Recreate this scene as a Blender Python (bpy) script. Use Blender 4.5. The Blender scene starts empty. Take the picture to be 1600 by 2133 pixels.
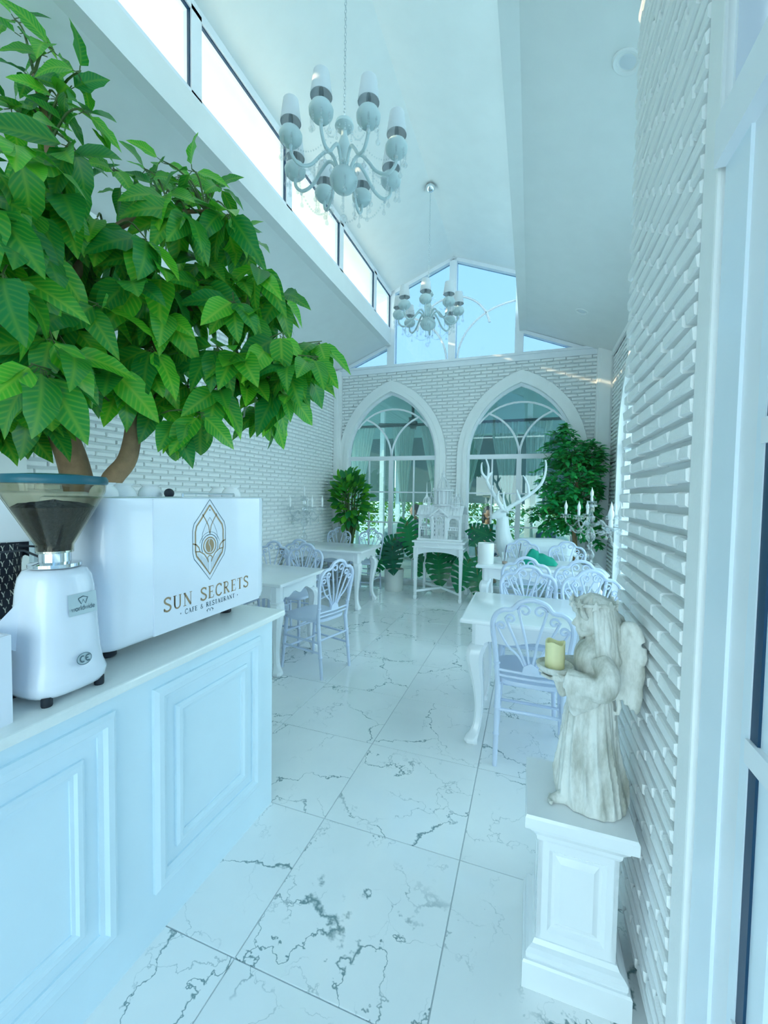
import bpy, bmesh, math, random
from mathutils import Vector, Matrix, noise
from mathutils.geometry import tessellate_polygon
PI = math.pi
S = bpy.context.scene
C = S.collection
rnd = random.Random(7)

# ---------------------------------------------------------------- camera
cam = bpy.data.objects.new('camera', bpy.data.cameras.new('camera'))
C.objects.link(cam)
cam.data.sensor_fit = 'VERTICAL'
cam.data.sensor_height = 36.0
cam.data.lens = 36.0 * 860.445 / 2133.0
cam.data.clip_start = 0.05
cam.data.clip_end = 200
CAMH = 1.45
cam.matrix_world = Matrix.Translation((0, 0, CAMH)) @ Matrix.Rotation(0.34008961, 4, 'Z') @ Matrix.Rotation(PI / 2 - 0.04110621, 4, 'X') @ Matrix.Rotation(0.0153578, 4, 'Z')
S.camera = cam

# ---------------------------------------------------------------- world and sun
W = bpy.data.worlds.new('sky'); S.world = W; W.use_nodes = True
nt = W.node_tree; nt.nodes.clear()
wo = nt.nodes.new('ShaderNodeOutputWorld'); bg = nt.nodes.new('ShaderNodeBackground')
tc = nt.nodes.new('ShaderNodeTexCoord'); sp = nt.nodes.new('ShaderNodeSeparateXYZ'); rp = nt.nodes.new('ShaderNodeValToRGB')
nt.links.new(tc.outputs['Generated'], sp.inputs[0]); nt.links.new(sp.outputs['Z'], rp.inputs[0])
rp.color_ramp.elements[0].position = 0.0; rp.color_ramp.elements[0].color = (0.73, 0.93, 0.95, 1)
rp.color_ramp.elements[1].position = 0.9; rp.color_ramp.elements[1].color = (0.45, 0.79, 0.95, 1)
nt.links.new(rp.outputs[0], bg.inputs[0]); nt.links.new(bg.outputs[0], wo.inputs[0])
bg.inputs[1].default_value = 3.0
sun = bpy.data.objects.new('sun', bpy.data.lights.new('sun', 'SUN')); C.objects.link(sun)
sun.data.energy = 5.0; sun.data.color = (1.0, 0.74, 0.45); sun.data.angle = math.radians(0.6)
sun.rotation_euler = Vector((1.0, 0.34, -0.36)).to_track_quat('-Z', 'Y').to_euler()
S.view_settings.view_transform = 'Standard'; S.view_settings.look = 'None'
S.view_settings.gamma = 1.0; S.view_settings.use_curve_mapping = False
S.view_settings.exposure = 0.55
S.cycles.max_bounces = 10; S.cycles.diffuse_bounces = 6; S.cycles.glossy_bounces = 4
S.cycles.transmission_bounces = 6; S.cycles.transparent_max_bounces = 24
S.cycles.use_adaptive_sampling = True; S.cycles.adaptive_threshold = 0.09; S.cycles.adaptive_min_samples = 16
S.cycles.caustics_reflective = False; S.cycles.caustics_refractive = False
S.cycles.use_denoising = True

# ---------------------------------------------------------------- materials
M = {}
def nodes(name):
    m = bpy.data.materials.new(name); m.use_nodes = True
    M[name] = m
    t = m.node_tree
    return m, t, t.nodes['Principled BSDF'], t.nodes['Material Output']
def setp(b, **k):
    for n, v in k.items():
        b.inputs[n.replace('_', ' ')].default_value = v
def rgb(c): return (c[0], c[1], c[2], 1)
def mat(name, col, rough=0.5, metal=0.0, var=0.04, nscale=6.0, bump=0.0, bscale=40.0, **k):
    """painted / plain surface: noise gives slight colour variation and relief"""
    m, t, b, o = nodes(name)
    setp(b, Roughness=rough, Metallic=metal, **k)
    n = t.nodes.new('ShaderNodeTexNoise'); n.inputs['Scale'].default_value = nscale; n.inputs['Detail'].default_value = 3
    c = t.nodes.new('ShaderNodeTexCoord'); t.links.new(c.outputs['Object'], n.inputs['Vector'])
    mx = t.nodes.new('ShaderNodeMix'); mx.data_type = 'RGBA'
    mx.inputs['A'].default_value = rgb([x * (1 - var) for x in col]); mx.inputs['B'].default_value = rgb([min(1, x * (1 + var)) for x in col])
    t.links.new(n.outputs['Fac'], mx.inputs['Factor']); t.links.new(mx.outputs['Result'], b.inputs['Base Color'])
    if bump:
        n2 = t.nodes.new('ShaderNodeTexNoise'); n2.inputs['Scale'].default_value = bscale; n2.inputs['Detail'].default_value = 4
        t.links.new(c.outputs['Object'], n2.inputs['Vector'])
        bp = t.nodes.new('ShaderNodeBump'); bp.inputs['Strength'].default_value = bump; bp.inputs['Distance'].default_value = 0.004
        t.links.new(n2.outputs['Fac'], bp.inputs['Height']); t.links.new(bp.outputs[0], b.inputs['Normal'])
    return m
def ramp(t, pos_cols):
    r = t.nodes.new('ShaderNodeValToRGB'); e = r.color_ramp.elements
    while len(e) < len(pos_cols): e.new(0.5)
    for i, (p, c) in enumerate(pos_cols): e[i].position = p; e[i].color = rgb(c) if len(c) == 3 else c
    return r
mat('plaster', (.90, .905, .90), .6, bump=.15, bscale=60)
mat('ceiling_paint', (.82, .835, .825), .7)
mat('brick_paint', (.90, .905, .90), .55, bump=.5, bscale=70)
mat('mortar_shaded', (.76, .79, .80), .8, bump=.4)  # joints toned down, gap shade between the bricks put into the colour
mat('white_frame', (.86, .88, .92), .35)
mat('alu_frame', (.80, .88, .95), .3)
mat('gasket', (.0, .04, .10), .4)
mat('lacquer', (.88, .90, .92), .18, Coat_Weight=.3, Coat_Roughness=.05)
mat('table_white', (.87, .89, .91), .2, Coat_Weight=.3, Coat_Roughness=.08)
mat('chair_paint', (.63, .70, .85), .3, Coat_Weight=.15)
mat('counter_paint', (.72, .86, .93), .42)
mat('counter_top', (.86, .89, .86), .07, var=.03, nscale=90)
mat('machine_white', (.83, .86, .93), .16, Coat_Weight=.4, Coat_Roughness=.04)
mat('grout', (.55, .60, .62), .8)
mat('chrome', (.8, .84, .86), .08, 1.0)
mat('steel', (.55, .6, .62), .3, 1.0)
mat('black_rubber', (.015, .02, .03), .5)
mat('gold_print', (.36, .25, .14), .4, .3)
mat('grey_print', (.07, .13, .16), .5)
mat('lid_teal', (.012, .12, .16), .35)
mat('bean', (.028, .02, .018), .45, nscale=300, var=.7, bump=1.0, bscale=140)
mat('label_grey', (.50, .60, .63), .4, .1)
mat('bark', (.32, .20, .11), .8, var=.35, nscale=25, bump=.8, bscale=30)
mat('twig', (.10, .16, .05), .7)
mat('soil', (.05, .035, .02), .9)
mat('pot_white', (.72, .74, .70), .5)
mat('ceramic_white', (.86, .87, .86), .25)
mat('candle_wax', (.80, .74, .42), .45, Subsurface_Weight=.2, Subsurface_Radius=(.02, .015, .006))
mat('deer_white', (.80, .86, .88), .35)
mat('shade_white', (.80, .84, .88), .8, Transmission_Weight=.15)
mat('glaze', (.56, .68, .70), .35)
mat('bulb_white', (.9, .92, .92), .3)
mat('skin', (.42, .22, .15), .55)
mat('hair_dark', (.012, .012, .016), .5)
mat('shirt_black', (.012, .018, .035), .7)
mat('shirt_white', (.75, .77, .78), .8)
mat('print_cream', (.62, .63, .58), .7)
mat('denim', (.03, .05, .10), .8)
mat('green_cloth', (.0, .33, .22), .8, bump=.3)
mat('drink', (.40, .18, .07), .3)
mat('straw_black', (.02, .02, .02), .4)
mat('concrete', (.60, .63, .62), .8, nscale=3, var=.1)
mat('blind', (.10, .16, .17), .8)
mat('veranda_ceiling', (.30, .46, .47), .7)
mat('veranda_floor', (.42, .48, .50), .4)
mat('sofa_fabric', (.62, .70, .72), .85)
mat('cushion_navy', (.02, .06, .12), .8)
mat('fan_dark', (.02, .05, .06), .4)
mat('wire_white', (.80, .82, .84), .4)
mat('roof_soffit', (.85, .80, .70), .7)

def glass(name, tint, refl=.06, rough=0.0):
    """thin architectural glass: tinted see-through plus mirror reflection by angle"""
    m, t, b, o = nodes(name)
    t.nodes.remove(b)
    tr = t.nodes.new('ShaderNodeBsdfTransparent'); tr.inputs[0].default_value = rgb(tint)
    gl = t.nodes.new('ShaderNodeBsdfGlossy'); gl.inputs['Roughness'].default_value = rough
    lw = t.nodes.new('ShaderNodeLayerWeight'); lw.inputs[0].default_value = .5
    pw = t.nodes.new('ShaderNodeMath'); pw.operation = 'POWER'; pw.inputs[1].default_value = 5.0; t.links.new(lw.outputs['Facing'], pw.inputs[0])
    ad = t.nodes.new('ShaderNodeMath'); ad.operation = 'MULTIPLY_ADD'; ad.inputs[1].default_value = .75; ad.inputs[2].default_value = refl + .025; ad.use_clamp = True
    mx = t.nodes.new('ShaderNodeMixShader')
    t.links.new(pw.outputs[0], ad.inputs[0]); t.links.new(ad.outputs[0], mx.inputs[0])
    t.links.new(tr.outputs[0], mx.inputs[1]); t.links.new(gl.outputs[0], mx.inputs[2]); t.links.new(mx.outputs[0], o.inputs[0])
    return m
glass('glass_clear', (.93, .97, .98), .0)
glass('glass_tint', (.60, .76, .77), .06)
glass('glass_solar', (.39, .475, .56), .01)
glass('glass_hopper', (.86, .84, .76), .02)
glass('crystal', (.95, .97, .98), .14)
glass('sheer', (.9, .9, .9), 0)
def sheer():
    m, t, b, o = nodes('curtain_sheer'); t.nodes.remove(b)
    d = t.nodes.new('ShaderNodeBsdfDiffuse'); d.inputs[0].default_value = rgb((.62, .72, .70))
    tl = t.nodes.new('ShaderNodeBsdfTranslucent'); tl.inputs[0].default_value = rgb((.6, .72, .70))
    tr = t.nodes.new('ShaderNodeBsdfTransparent')
    w = t.nodes.new('ShaderNodeTexNoise'); w.inputs['Scale'].default_value = 60
    a = t.nodes.new('ShaderNodeMixShader'); c = t.nodes.new('ShaderNodeMixShader'); a.inputs[0].default_value = .45; 
    mp = t.nodes.new('ShaderNodeMapRange'); mp.inputs['To Min'].default_value = .05; mp.inputs['To Max'].default_value = .2
    t.links.new(w.outputs['Fac'], mp.inputs['Value']); t.links.new(mp.outputs[0], c.inputs[0])
    t.links.new(d.outputs[0], a.inputs[1]); t.links.new(tl.outputs[0], a.inputs[2])
    t.links.new(a.outputs[0], c.inputs[1]); t.links.new(tr.outputs[0], c.inputs[2]); t.links.new(c.outputs[0], o.inputs[0])
sheer()

def marble():
    m, t, b, o = nodes('marble_tile')
    setp(b, Roughness=.06, IOR=1.5)
    c = t.nodes.new('ShaderNodeTexCoord'); oi = t.nodes.new('ShaderNodeObjectInfo')
    mul = t.nodes.new('ShaderNodeVectorMath'); mul.operation = 'MULTIPLY_ADD'
    cmb = t.nodes.new('ShaderNodeCombineXYZ')
    for k, s in enumerate((37.0, 91.0, 53.0)):
        q = t.nodes.new('ShaderNodeMath'); q.operation = 'MULTIPLY'; q.inputs[1].default_value = s
        t.links.new(oi.outputs['Random'], q.inputs[0]); t.links.new(q.outputs[0], cmb.inputs[k])
    ad = t.nodes.new('ShaderNodeVectorMath'); ad.operation = 'ADD'
    t.links.new(c.outputs['Object'], ad.inputs[0]); t.links.new(cmb.outputs[0], ad.inputs[1])
    def noise_(scale, det=4, rough=.6, vec=None):
        n = t.nodes.new('ShaderNodeTexNoise'); n.inputs['Scale'].default_value = scale; n.inputs['Detail'].default_value = det; n.inputs['Roughness'].default_value = rough
        t.links.new(vec or ad.outputs[0], n.inputs['Vector']); return n
    def warp(n, amt, base=None):
        s = t.nodes.new('ShaderNodeVectorMath'); s.operation = 'SUBTRACT'; s.inputs[1].default_value = (.5, .5, .5)
        t.links.new(n.outputs['Color'], s.inputs[0])
        k = t.nodes.new('ShaderNodeVectorMath'); k.operation = 'SCALE'; k.inputs['Scale'].default_value = amt
        t.links.new(s.outputs[0], k.inputs[0])
        a = t.nodes.new('ShaderNodeVectorMath'); a.operation = 'ADD'
        t.links.new(base or ad.outputs[0], a.inputs[0]); t.links.new(k.outputs[0], a.inputs[1]); return a
    def math_(op, a, bb):
        q = t.nodes.new('ShaderNodeMath'); q.operation = op; q.use_clamp = True
        for i, v in enumerate((a, bb)):
            if hasattr(v, 'is_linked'): t.links.new(v, q.inputs[i])
            else: q.inputs[i].default_value = v
        return q.outputs[0]
    w1 = warp(noise_(2.2, 6, .62), .62); w1 = warp(noise_(16, 3, .5), .028, w1.outputs[0])
    def veins(scale, width, vec):
        v = t.nodes.new('ShaderNodeTexVoronoi'); v.feature = 'DISTANCE_TO_EDGE'; v.inputs['Scale'].default_value = scale
        t.links.new(vec, v.inputs['Vector'])
        mr = t.nodes.new('ShaderNodeMapRange'); mr.interpolation_type = 'SMOOTHSTEP'; mr.inputs['From Min'].default_value = 0
        t.links.new(width, mr.inputs['From Max']) if hasattr(width, 'is_linked') else setattr(mr.inputs['From Max'], 'default_value', width)
        mr.inputs['To Min'].default_value = 1; mr.inputs['To Max'].default_value = 0
        t.links.new(v.outputs['Distance'], mr.inputs['Value']); return mr.outputs[0]
    def rng(sock, a, bb, lo, hi):
        mr = t.nodes.new('ShaderNodeMapRange'); mr.inputs['From Min'].default_value = a; mr.inputs['From Max'].default_value = bb
        mr.inputs['To Min'].default_value = lo; mr.inputs['To Max'].default_value = hi; t.links.new(sock, mr.inputs['Value']); return mr.outputs[0]
    wid = rng(noise_(3.1, 2).outputs['Fac'], .5, .72, .008, .045)
    big = veins(1.55, wid, w1.outputs[0])
    big = math_('MULTIPLY', big, rng(noise_(2.4, 3).outputs['Fac'], .40, .52, .0, 1))
    w2 = warp(noise_(4.5, 5, .6), .34)
    fine = veins(3.6, .012, w2.outputs[0])
    fine = math_('MULTIPLY', fine, rng(noise_(3.7, 3).outputs['Fac'], .47, .6, 0, .5))
    tot = math_('MAXIMUM', big, fine)
    cloud = noise_(2.2, 5)
    base = ramp(t, [(.3, (.85, .87, .87)), (.7, (.92, .93, .92))]); t.links.new(cloud.outputs['Fac'], base.inputs[0])
    mx = t.nodes.new('ShaderNodeMix'); mx.data_type = 'RGBA'
    t.links.new(tot, mx.inputs['Factor']); t.links.new(base.outputs[0], mx.inputs['A']); mx.inputs['B'].default_value = rgb((.20, .30, .31))
    t.links.new(mx.outputs['Result'], b.inputs['Base Color'])
marble()

def statue():
    m, t, b, o = nodes('statue_stone'); setp(b, Roughness=.75)
    n = t.nodes.new('ShaderNodeTexNoise'); n.inputs['Scale'].default_value = 16; n.inputs['Detail'].default_value = 8; n.inputs['Roughness'].default_value = .65
    c = t.nodes.new('ShaderNodeTexCoord'); mp = t.nodes.new('ShaderNodeMapping'); mp.inputs['Scale'].default_value = (1, 1, .3)
    t.links.new(c.outputs['Object'], mp.inputs[0]); t.links.new(mp.outputs[0], n.inputs['Vector'])
    r = ramp(t, [(.42, (.80, .80, .76)), (.66, (.40, .40, .34))]); t.links.new(n.outputs['Fac'], r.inputs[0])
    t.links.new(r.outputs[0], b.inputs['Base Color'])
statue()

def leafmat(name, dark, light, vein, rough=.3, veins=11.0):
    """green leaf blade: pale midrib and side veins along the blade, tone differs leaf by leaf"""
    m, t, b, o = nodes(name); setp(b, Roughness=rough, Subsurface_Weight=0)
    at = t.nodes.new('ShaderNodeAttribute'); at.attribute_name = 'lc'
    sx = t.nodes.new('ShaderNodeSeparateXYZ'); t.links.new(at.outputs['Vector'], sx.inputs[0])
    oi = t.nodes.new('ShaderNodeObjectInfo')
    def m_(op, a, bb=0.0, cl=False):
        q = t.nodes.new('ShaderNodeMath'); q.operation = op; q.use_clamp = cl
        for i, v in enumerate((a, bb)):
            if hasattr(v, 'is_linked'): t.links.new(v, q.inputs[i])
            else: q.inputs[i].default_value = v
        return q.outputs[0]
    ax = m_('ABSOLUTE', sx.outputs[0])
    mid = m_('SUBTRACT', 1.0, m_('MULTIPLY', ax, 22.0), True)
    ph = m_('MULTIPLY', m_('SUBTRACT', sx.outputs[1], m_('MULTIPLY', ax, .9)), veins * 2 * PI)
    sv = m_('MULTIPLY', m_('POWER', m_('MULTIPLY', m_('ADD', m_('SINE', ph), 1.0), .5), 3.0), .45)
    fac = m_('MAXIMUM', m_('MULTIPLY', mid, .7), sv)
    rr = m_('FRACT', m_('ADD', sx.outputs[2], oi.outputs['Random']))
    base = ramp(t, [(0, dark), (.75, [(a + c_) / 2 for a, c_ in zip(dark, light)]), (1, light)]); t.links.new(rr, base.inputs[0])
    mx = t.nodes.new('ShaderNodeMix'); mx.data_type = 'RGBA'; t.links.new(base.outputs[0], mx.inputs['A']); mx.inputs['B'].default_value = rgb(vein)
    t.links.new(m_('MULTIPLY', fac, m_('ADD', m_('MULTIPLY', rr, .7), .25)), mx.inputs['Factor'])
    t.links.new(mx.outputs['Result'], b.inputs['Base Color'])
    tl = t.nodes.new('ShaderNodeBsdfTranslucent'); t.links.new(mx.outputs['Result'], tl.inputs[0])
    sh = t.nodes.new('ShaderNodeMixShader'); sh.inputs[0].default_value = .3
    t.links.new(b.outputs[0], sh.inputs[1]); t.links.new(tl.outputs[0], sh.inputs[2]); t.links.new(sh.outputs[0], o.inputs[0])
leafmat('leaf_big', (.004, .22, .035), (.09, .54, .02), (.40, .70, .06))
leafmat('leaf_ficus', (.008, .26, .09), (.06, .52, .10), (.08, .5, .10), .35)
leafmat('leaf_rubber', (.005, .20, .06), (.14, .54, .02), (.16, .5, .04), .25)
leafmat('leaf_monstera', (.004, .11, .06), (.01, .28, .08), (.03, .28, .08), .25, 0)
leafmat('leaf_hedge', (.03, .22, .03), (.45, .62, .10), (.3, .5, .1), .5)
# ---------------------------------------------------------------- mesh helpers
class MB:
    """collects shapes; build() links them as one mesh object"""
    def __init__(s): s.v = []; s.f = []; s.lc = []
    def add(s, vs, fs, M4=None):
        o = len(s.v)
        s.v += [tuple(M4 @ Vector(p)) for p in vs] if M4 else [tuple(p) for p in vs]
        s.f += [tuple(i + o for i in f) for f in fs]
        return s
    def box(s, x0, x1, y0, y1, z0, z1, M4=None, bev=0.0):
        if x0 > x1: x0, x1 = x1, x0
        if y0 > y1: y0, y1 = y1, y0
        if z0 > z1: z0, z1 = z1, z0
        if bev <= 0:
            return s.add([(x, y, z) for z in (z0, z1) for y in (y0, y1) for x in (x0, x1)],
                         [(0, 2, 3, 1), (4, 5, 7, 6), (0, 1, 5, 4), (2, 6, 7, 3), (0, 4, 6, 2), (1, 3, 7, 5)], M4)
        bm = bmesh.new(); bmesh.ops.create_cube(bm, size=1)
        for v in bm.verts: v.co = Vector(((x0 + x1) / 2 + v.co.x * (x1 - x0), (y0 + y1) / 2 + v.co.y * (y1 - y0), (z0 + z1) / 2 + v.co.z * (z1 - z0)))
        bmesh.ops.bevel(bm, geom=bm.edges[:], offset=bev, segments=2, affect='EDGES', profile=.6)
        bm.verts.index_update(); s.add([v.co.copy() for v in bm.verts], [[v.index for v in f.verts] for f in bm.faces], M4); bm.free(); return s
    def rings(s, rs, cap=True, M4=None, closed=True):
        n = len(rs[0]); vs = [p for r in rs for p in r]; fs = []
        for i in range(len(rs) - 1):
            for j in range(n if closed else n - 1):
                k = (j + 1) % n
                fs.append((i * n + j, i * n + k, (i + 1) * n + k, (i + 1) * n + j))
        if cap and closed:
            fs.append(tuple(range(n - 1, -1, -1))); fs.append(tuple((len(rs) - 1) * n + j for j in range(n)))
        return s.add(vs, fs, M4)
    def lathe(s, prof, n=20, c=(0, 0, 0), M4=None, cap=True):
        return s.rings([[(c[0] + r * math.cos(2 * PI * j / n), c[1] + r * math.sin(2 * PI * j / n), c[2] + z) for j in range(n)] for r, z in prof], cap, M4)
    def tube(s, pts, r, n=8, cap=True, M4=None, flat=1.0):
        pts = [Vector(p) for p in pts]; m = len(pts)
        rad = r if isinstance(r, (list, tuple)) else [r] * m
        rs = []; N = None
        for i, p in enumerate(pts):
            t = (pts[min(i + 1, m - 1)] - pts[max(i - 1, 0)])
            t = t.normalized() if t.length > 1e-9 else Vector((0, 0, 1))
            if N is None:
                N = t.cross(Vector((0, 0, 1)) if abs(t.z) < .9 else Vector((0, 1, 0))).normalized()
            else:
                N = (N - t * N.dot(t)); N = N.normalized() if N.length > 1e-9 else t.orthogonal().normalized()
            B = t.cross(N)
            rs.append([tuple(p + (N * math.cos(2 * PI * j / n) + B * math.sin(2 * PI * j / n) * flat) * rad[i]) for j in range(n)])
        return s.rings(rs, cap, M4)
    def ball(s, c, r, nu=10, nv=7, sc=(1, 1, 1), M4=None):
        rs = []
        for i in range(nv + 1):
            a = PI * i / nv - PI / 2
            rs.append([(c[0] + r * sc[0] * max(math.cos(a), .02) * math.cos(2 * PI * j / nu), c[1] + r * sc[1] * max(math.cos(a), .02) * math.sin(2 * PI * j / nu), c[2] + r * sc[2] * math.sin(a)) for j in range(nu)])
        return s.rings(rs, True, M4)
    def prism(s, poly, axis, a, b, M4=None):
        """2-D polygon (list of 2-tuples) extruded along an axis ('x','y','z') from a to b"""
        def P(u, v, w): return {'x': (w, u, v), 'y': (u, w, v), 'z': (u, v, w)}[axis]
        n = len(poly); tri = tessellate_polygon([[Vector((u, v, 0)) for u, v in poly]])
        fs = [tuple(t) for t in tri] + [tuple(i + n for i in t[::-1]) for t in tri] + [(i, (i + 1) % n, (i + 1) % n + n, i + n) for i in range(n)]
        return s.add([P(u, v, a) for u, v in poly] + [P(u, v, b) for u, v in poly], fs, M4)
    def holed(s, outer, holes, axis, w):
        def P(u, v): return {'x': (w, u, v), 'y': (u, w, v), 'z': (u, v, w)}[axis]
        L = [outer] + holes; tri = tessellate_polygon([[Vector((u, v, 0)) for u, v in l] for l in L])
        return s.add([P(u, v) for l in L for u, v in l], [tuple(t) for t in tri])
    def bar(s, p, q, w, d, up=(0, 0, 1)):
        """rectangular bar from p to q; w across, d along up"""
        p, q = Vector(p), Vector(q); t = (q - p).normalized(); u = Vector(up); sd = t.cross(u).normalized(); u = sd.cross(t).normalized()
        vs = [x + sd * (a * w / 2) + u * (b * d / 2) for x in (p, q) for a, b in ((-1, -1), (1, -1), (1, 1), (-1, 1))]
        return s.add(vs, [(3, 2, 1, 0), (4, 5, 6, 7), (0, 1, 5, 4), (1, 2, 6, 5), (2, 3, 7, 6), (3, 0, 4, 7)])
    def mesh(s, name, mt, smooth=False):
        me = bpy.data.meshes.new(name); me.from_pydata(s.v, [], s.f); me.validate()
        bm = bmesh.new(); bm.from_mesh(me); bmesh.ops.recalc_face_normals(bm, faces=bm.faces[:]); bm.to_mesh(me); bm.free()
        me.materials.append(M[mt])
        if smooth:
            me.polygons.foreach_set('use_smooth', [True] * len(me.polygons))
            if smooth != 2:
                try: me.set_sharp_from_angle(angle=math.radians(40))
                except Exception: pass
        if s.lc and len(s.lc) == len(me.vertices):
            a = me.attributes.new('lc', 'FLOAT_VECTOR', 'POINT'); a.data.foreach_set('vector', [x for p in s.lc for x in p])
        return me
    def build(s, name, mt, parent=None, smooth=False, loc=(0, 0, 0), rz=0):
        return link(name, s.mesh(name, mt, smooth), parent, loc, rz)
def link(name, me, parent=None, loc=(0, 0, 0), rz=0):
    o = bpy.data.objects.new(name, me); C.objects.link(o); o.location = loc; o.rotation_euler = (0, 0, rz)
    if parent: o.parent = parent
    return o
def tag(o, label=None, cat=None, group=None, kind=None):
    if label: o['label'] = label
    if cat: o['category'] = cat
    if group: o['group'] = group
    if kind: o['kind'] = kind
    return o
def thing(name, label, cat, loc=(0, 0, 0), rz=0, group=None):
    return tag(link(name, None, None, loc, rz), label, cat, group)
def struct(o, label=None): return tag(o, label, None, None, 'structure')
def dup(root, loc, rz, label=None, group=None):
    r = root.copy(); C.objects.link(r); r.location = loc; r.rotation_euler = (0, 0, rz)
    if label: r['label'] = label
    if group: r['group'] = group
    for ch in list(root.children):
        c = ch.copy(); C.objects.link(c); c.parent = r
        for g in list(ch.children):
            d = g.copy(); C.objects.link(d); d.parent = c
    return r
def remesh(mb, voxel, smooth=3, name='tmp'):
    """fuse overlapping shapes into one continuous skin"""
    me = mb.mesh(name, 'plaster'); o = link(name, me)
    m = o.modifiers.new('r', 'REMESH'); m.mode = 'VOXEL'; m.voxel_size = voxel; m.use_smooth_shade = True
    if smooth: q = o.modifiers.new('s', 'SMOOTH'); q.factor = .5; q.iterations = smooth
    dg = bpy.context.evaluated_depsgraph_get(); dg.update()
    out = bpy.data.meshes.new_from_object(o.evaluated_get(dg)); bpy.data.objects.remove(o); bpy.data.meshes.remove(me)
    return out
def fused(mb, voxel, name, mt, parent=None, smooth=3, **k):
    me = remesh(mb, voxel, smooth); me.name = name; me.materials.clear(); me.materials.append(M[mt])
    me.polygons.foreach_set('use_smooth', [True] * len(me.polygons))
    return link(name, me, parent, **k)
def arc(cx, cz, r, a0, a1, n=12):
    return [(cx + r * math.cos(math.radians(a0 + (a1 - a0) * i / n)), cz + r * math.sin(math.radians(a0 + (a1 - a0) * i / n))) for i in range(n + 1)]
def spline(pts, n=6):
    """Catmull-Rom through the points"""
    P = [Vector(p) for p in pts]; out = []
    for i in range(len(P) - 1):
        a, b, c, d = P[max(i - 1, 0)], P[i], P[i + 1], P[min(i + 2, len(P) - 1)]
        for k in range(n):
            t = k / n
            out.append(.5 * ((2 * b) + (c - a) * t + (2 * a - 5 * b + 4 * c - d) * t * t + (3 * b - a - 3 * c + d) * t ** 3))
    out.append(P[-1]); return out
def lerpl(vals, n):
    """values at the points -> values along spline(pts, n)"""
    out = []
    for i in range(len(vals) - 1): out += [vals[i] + (vals[i + 1] - vals[i]) * k / n for k in range(n)]
    return out + [vals[-1]]

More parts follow.
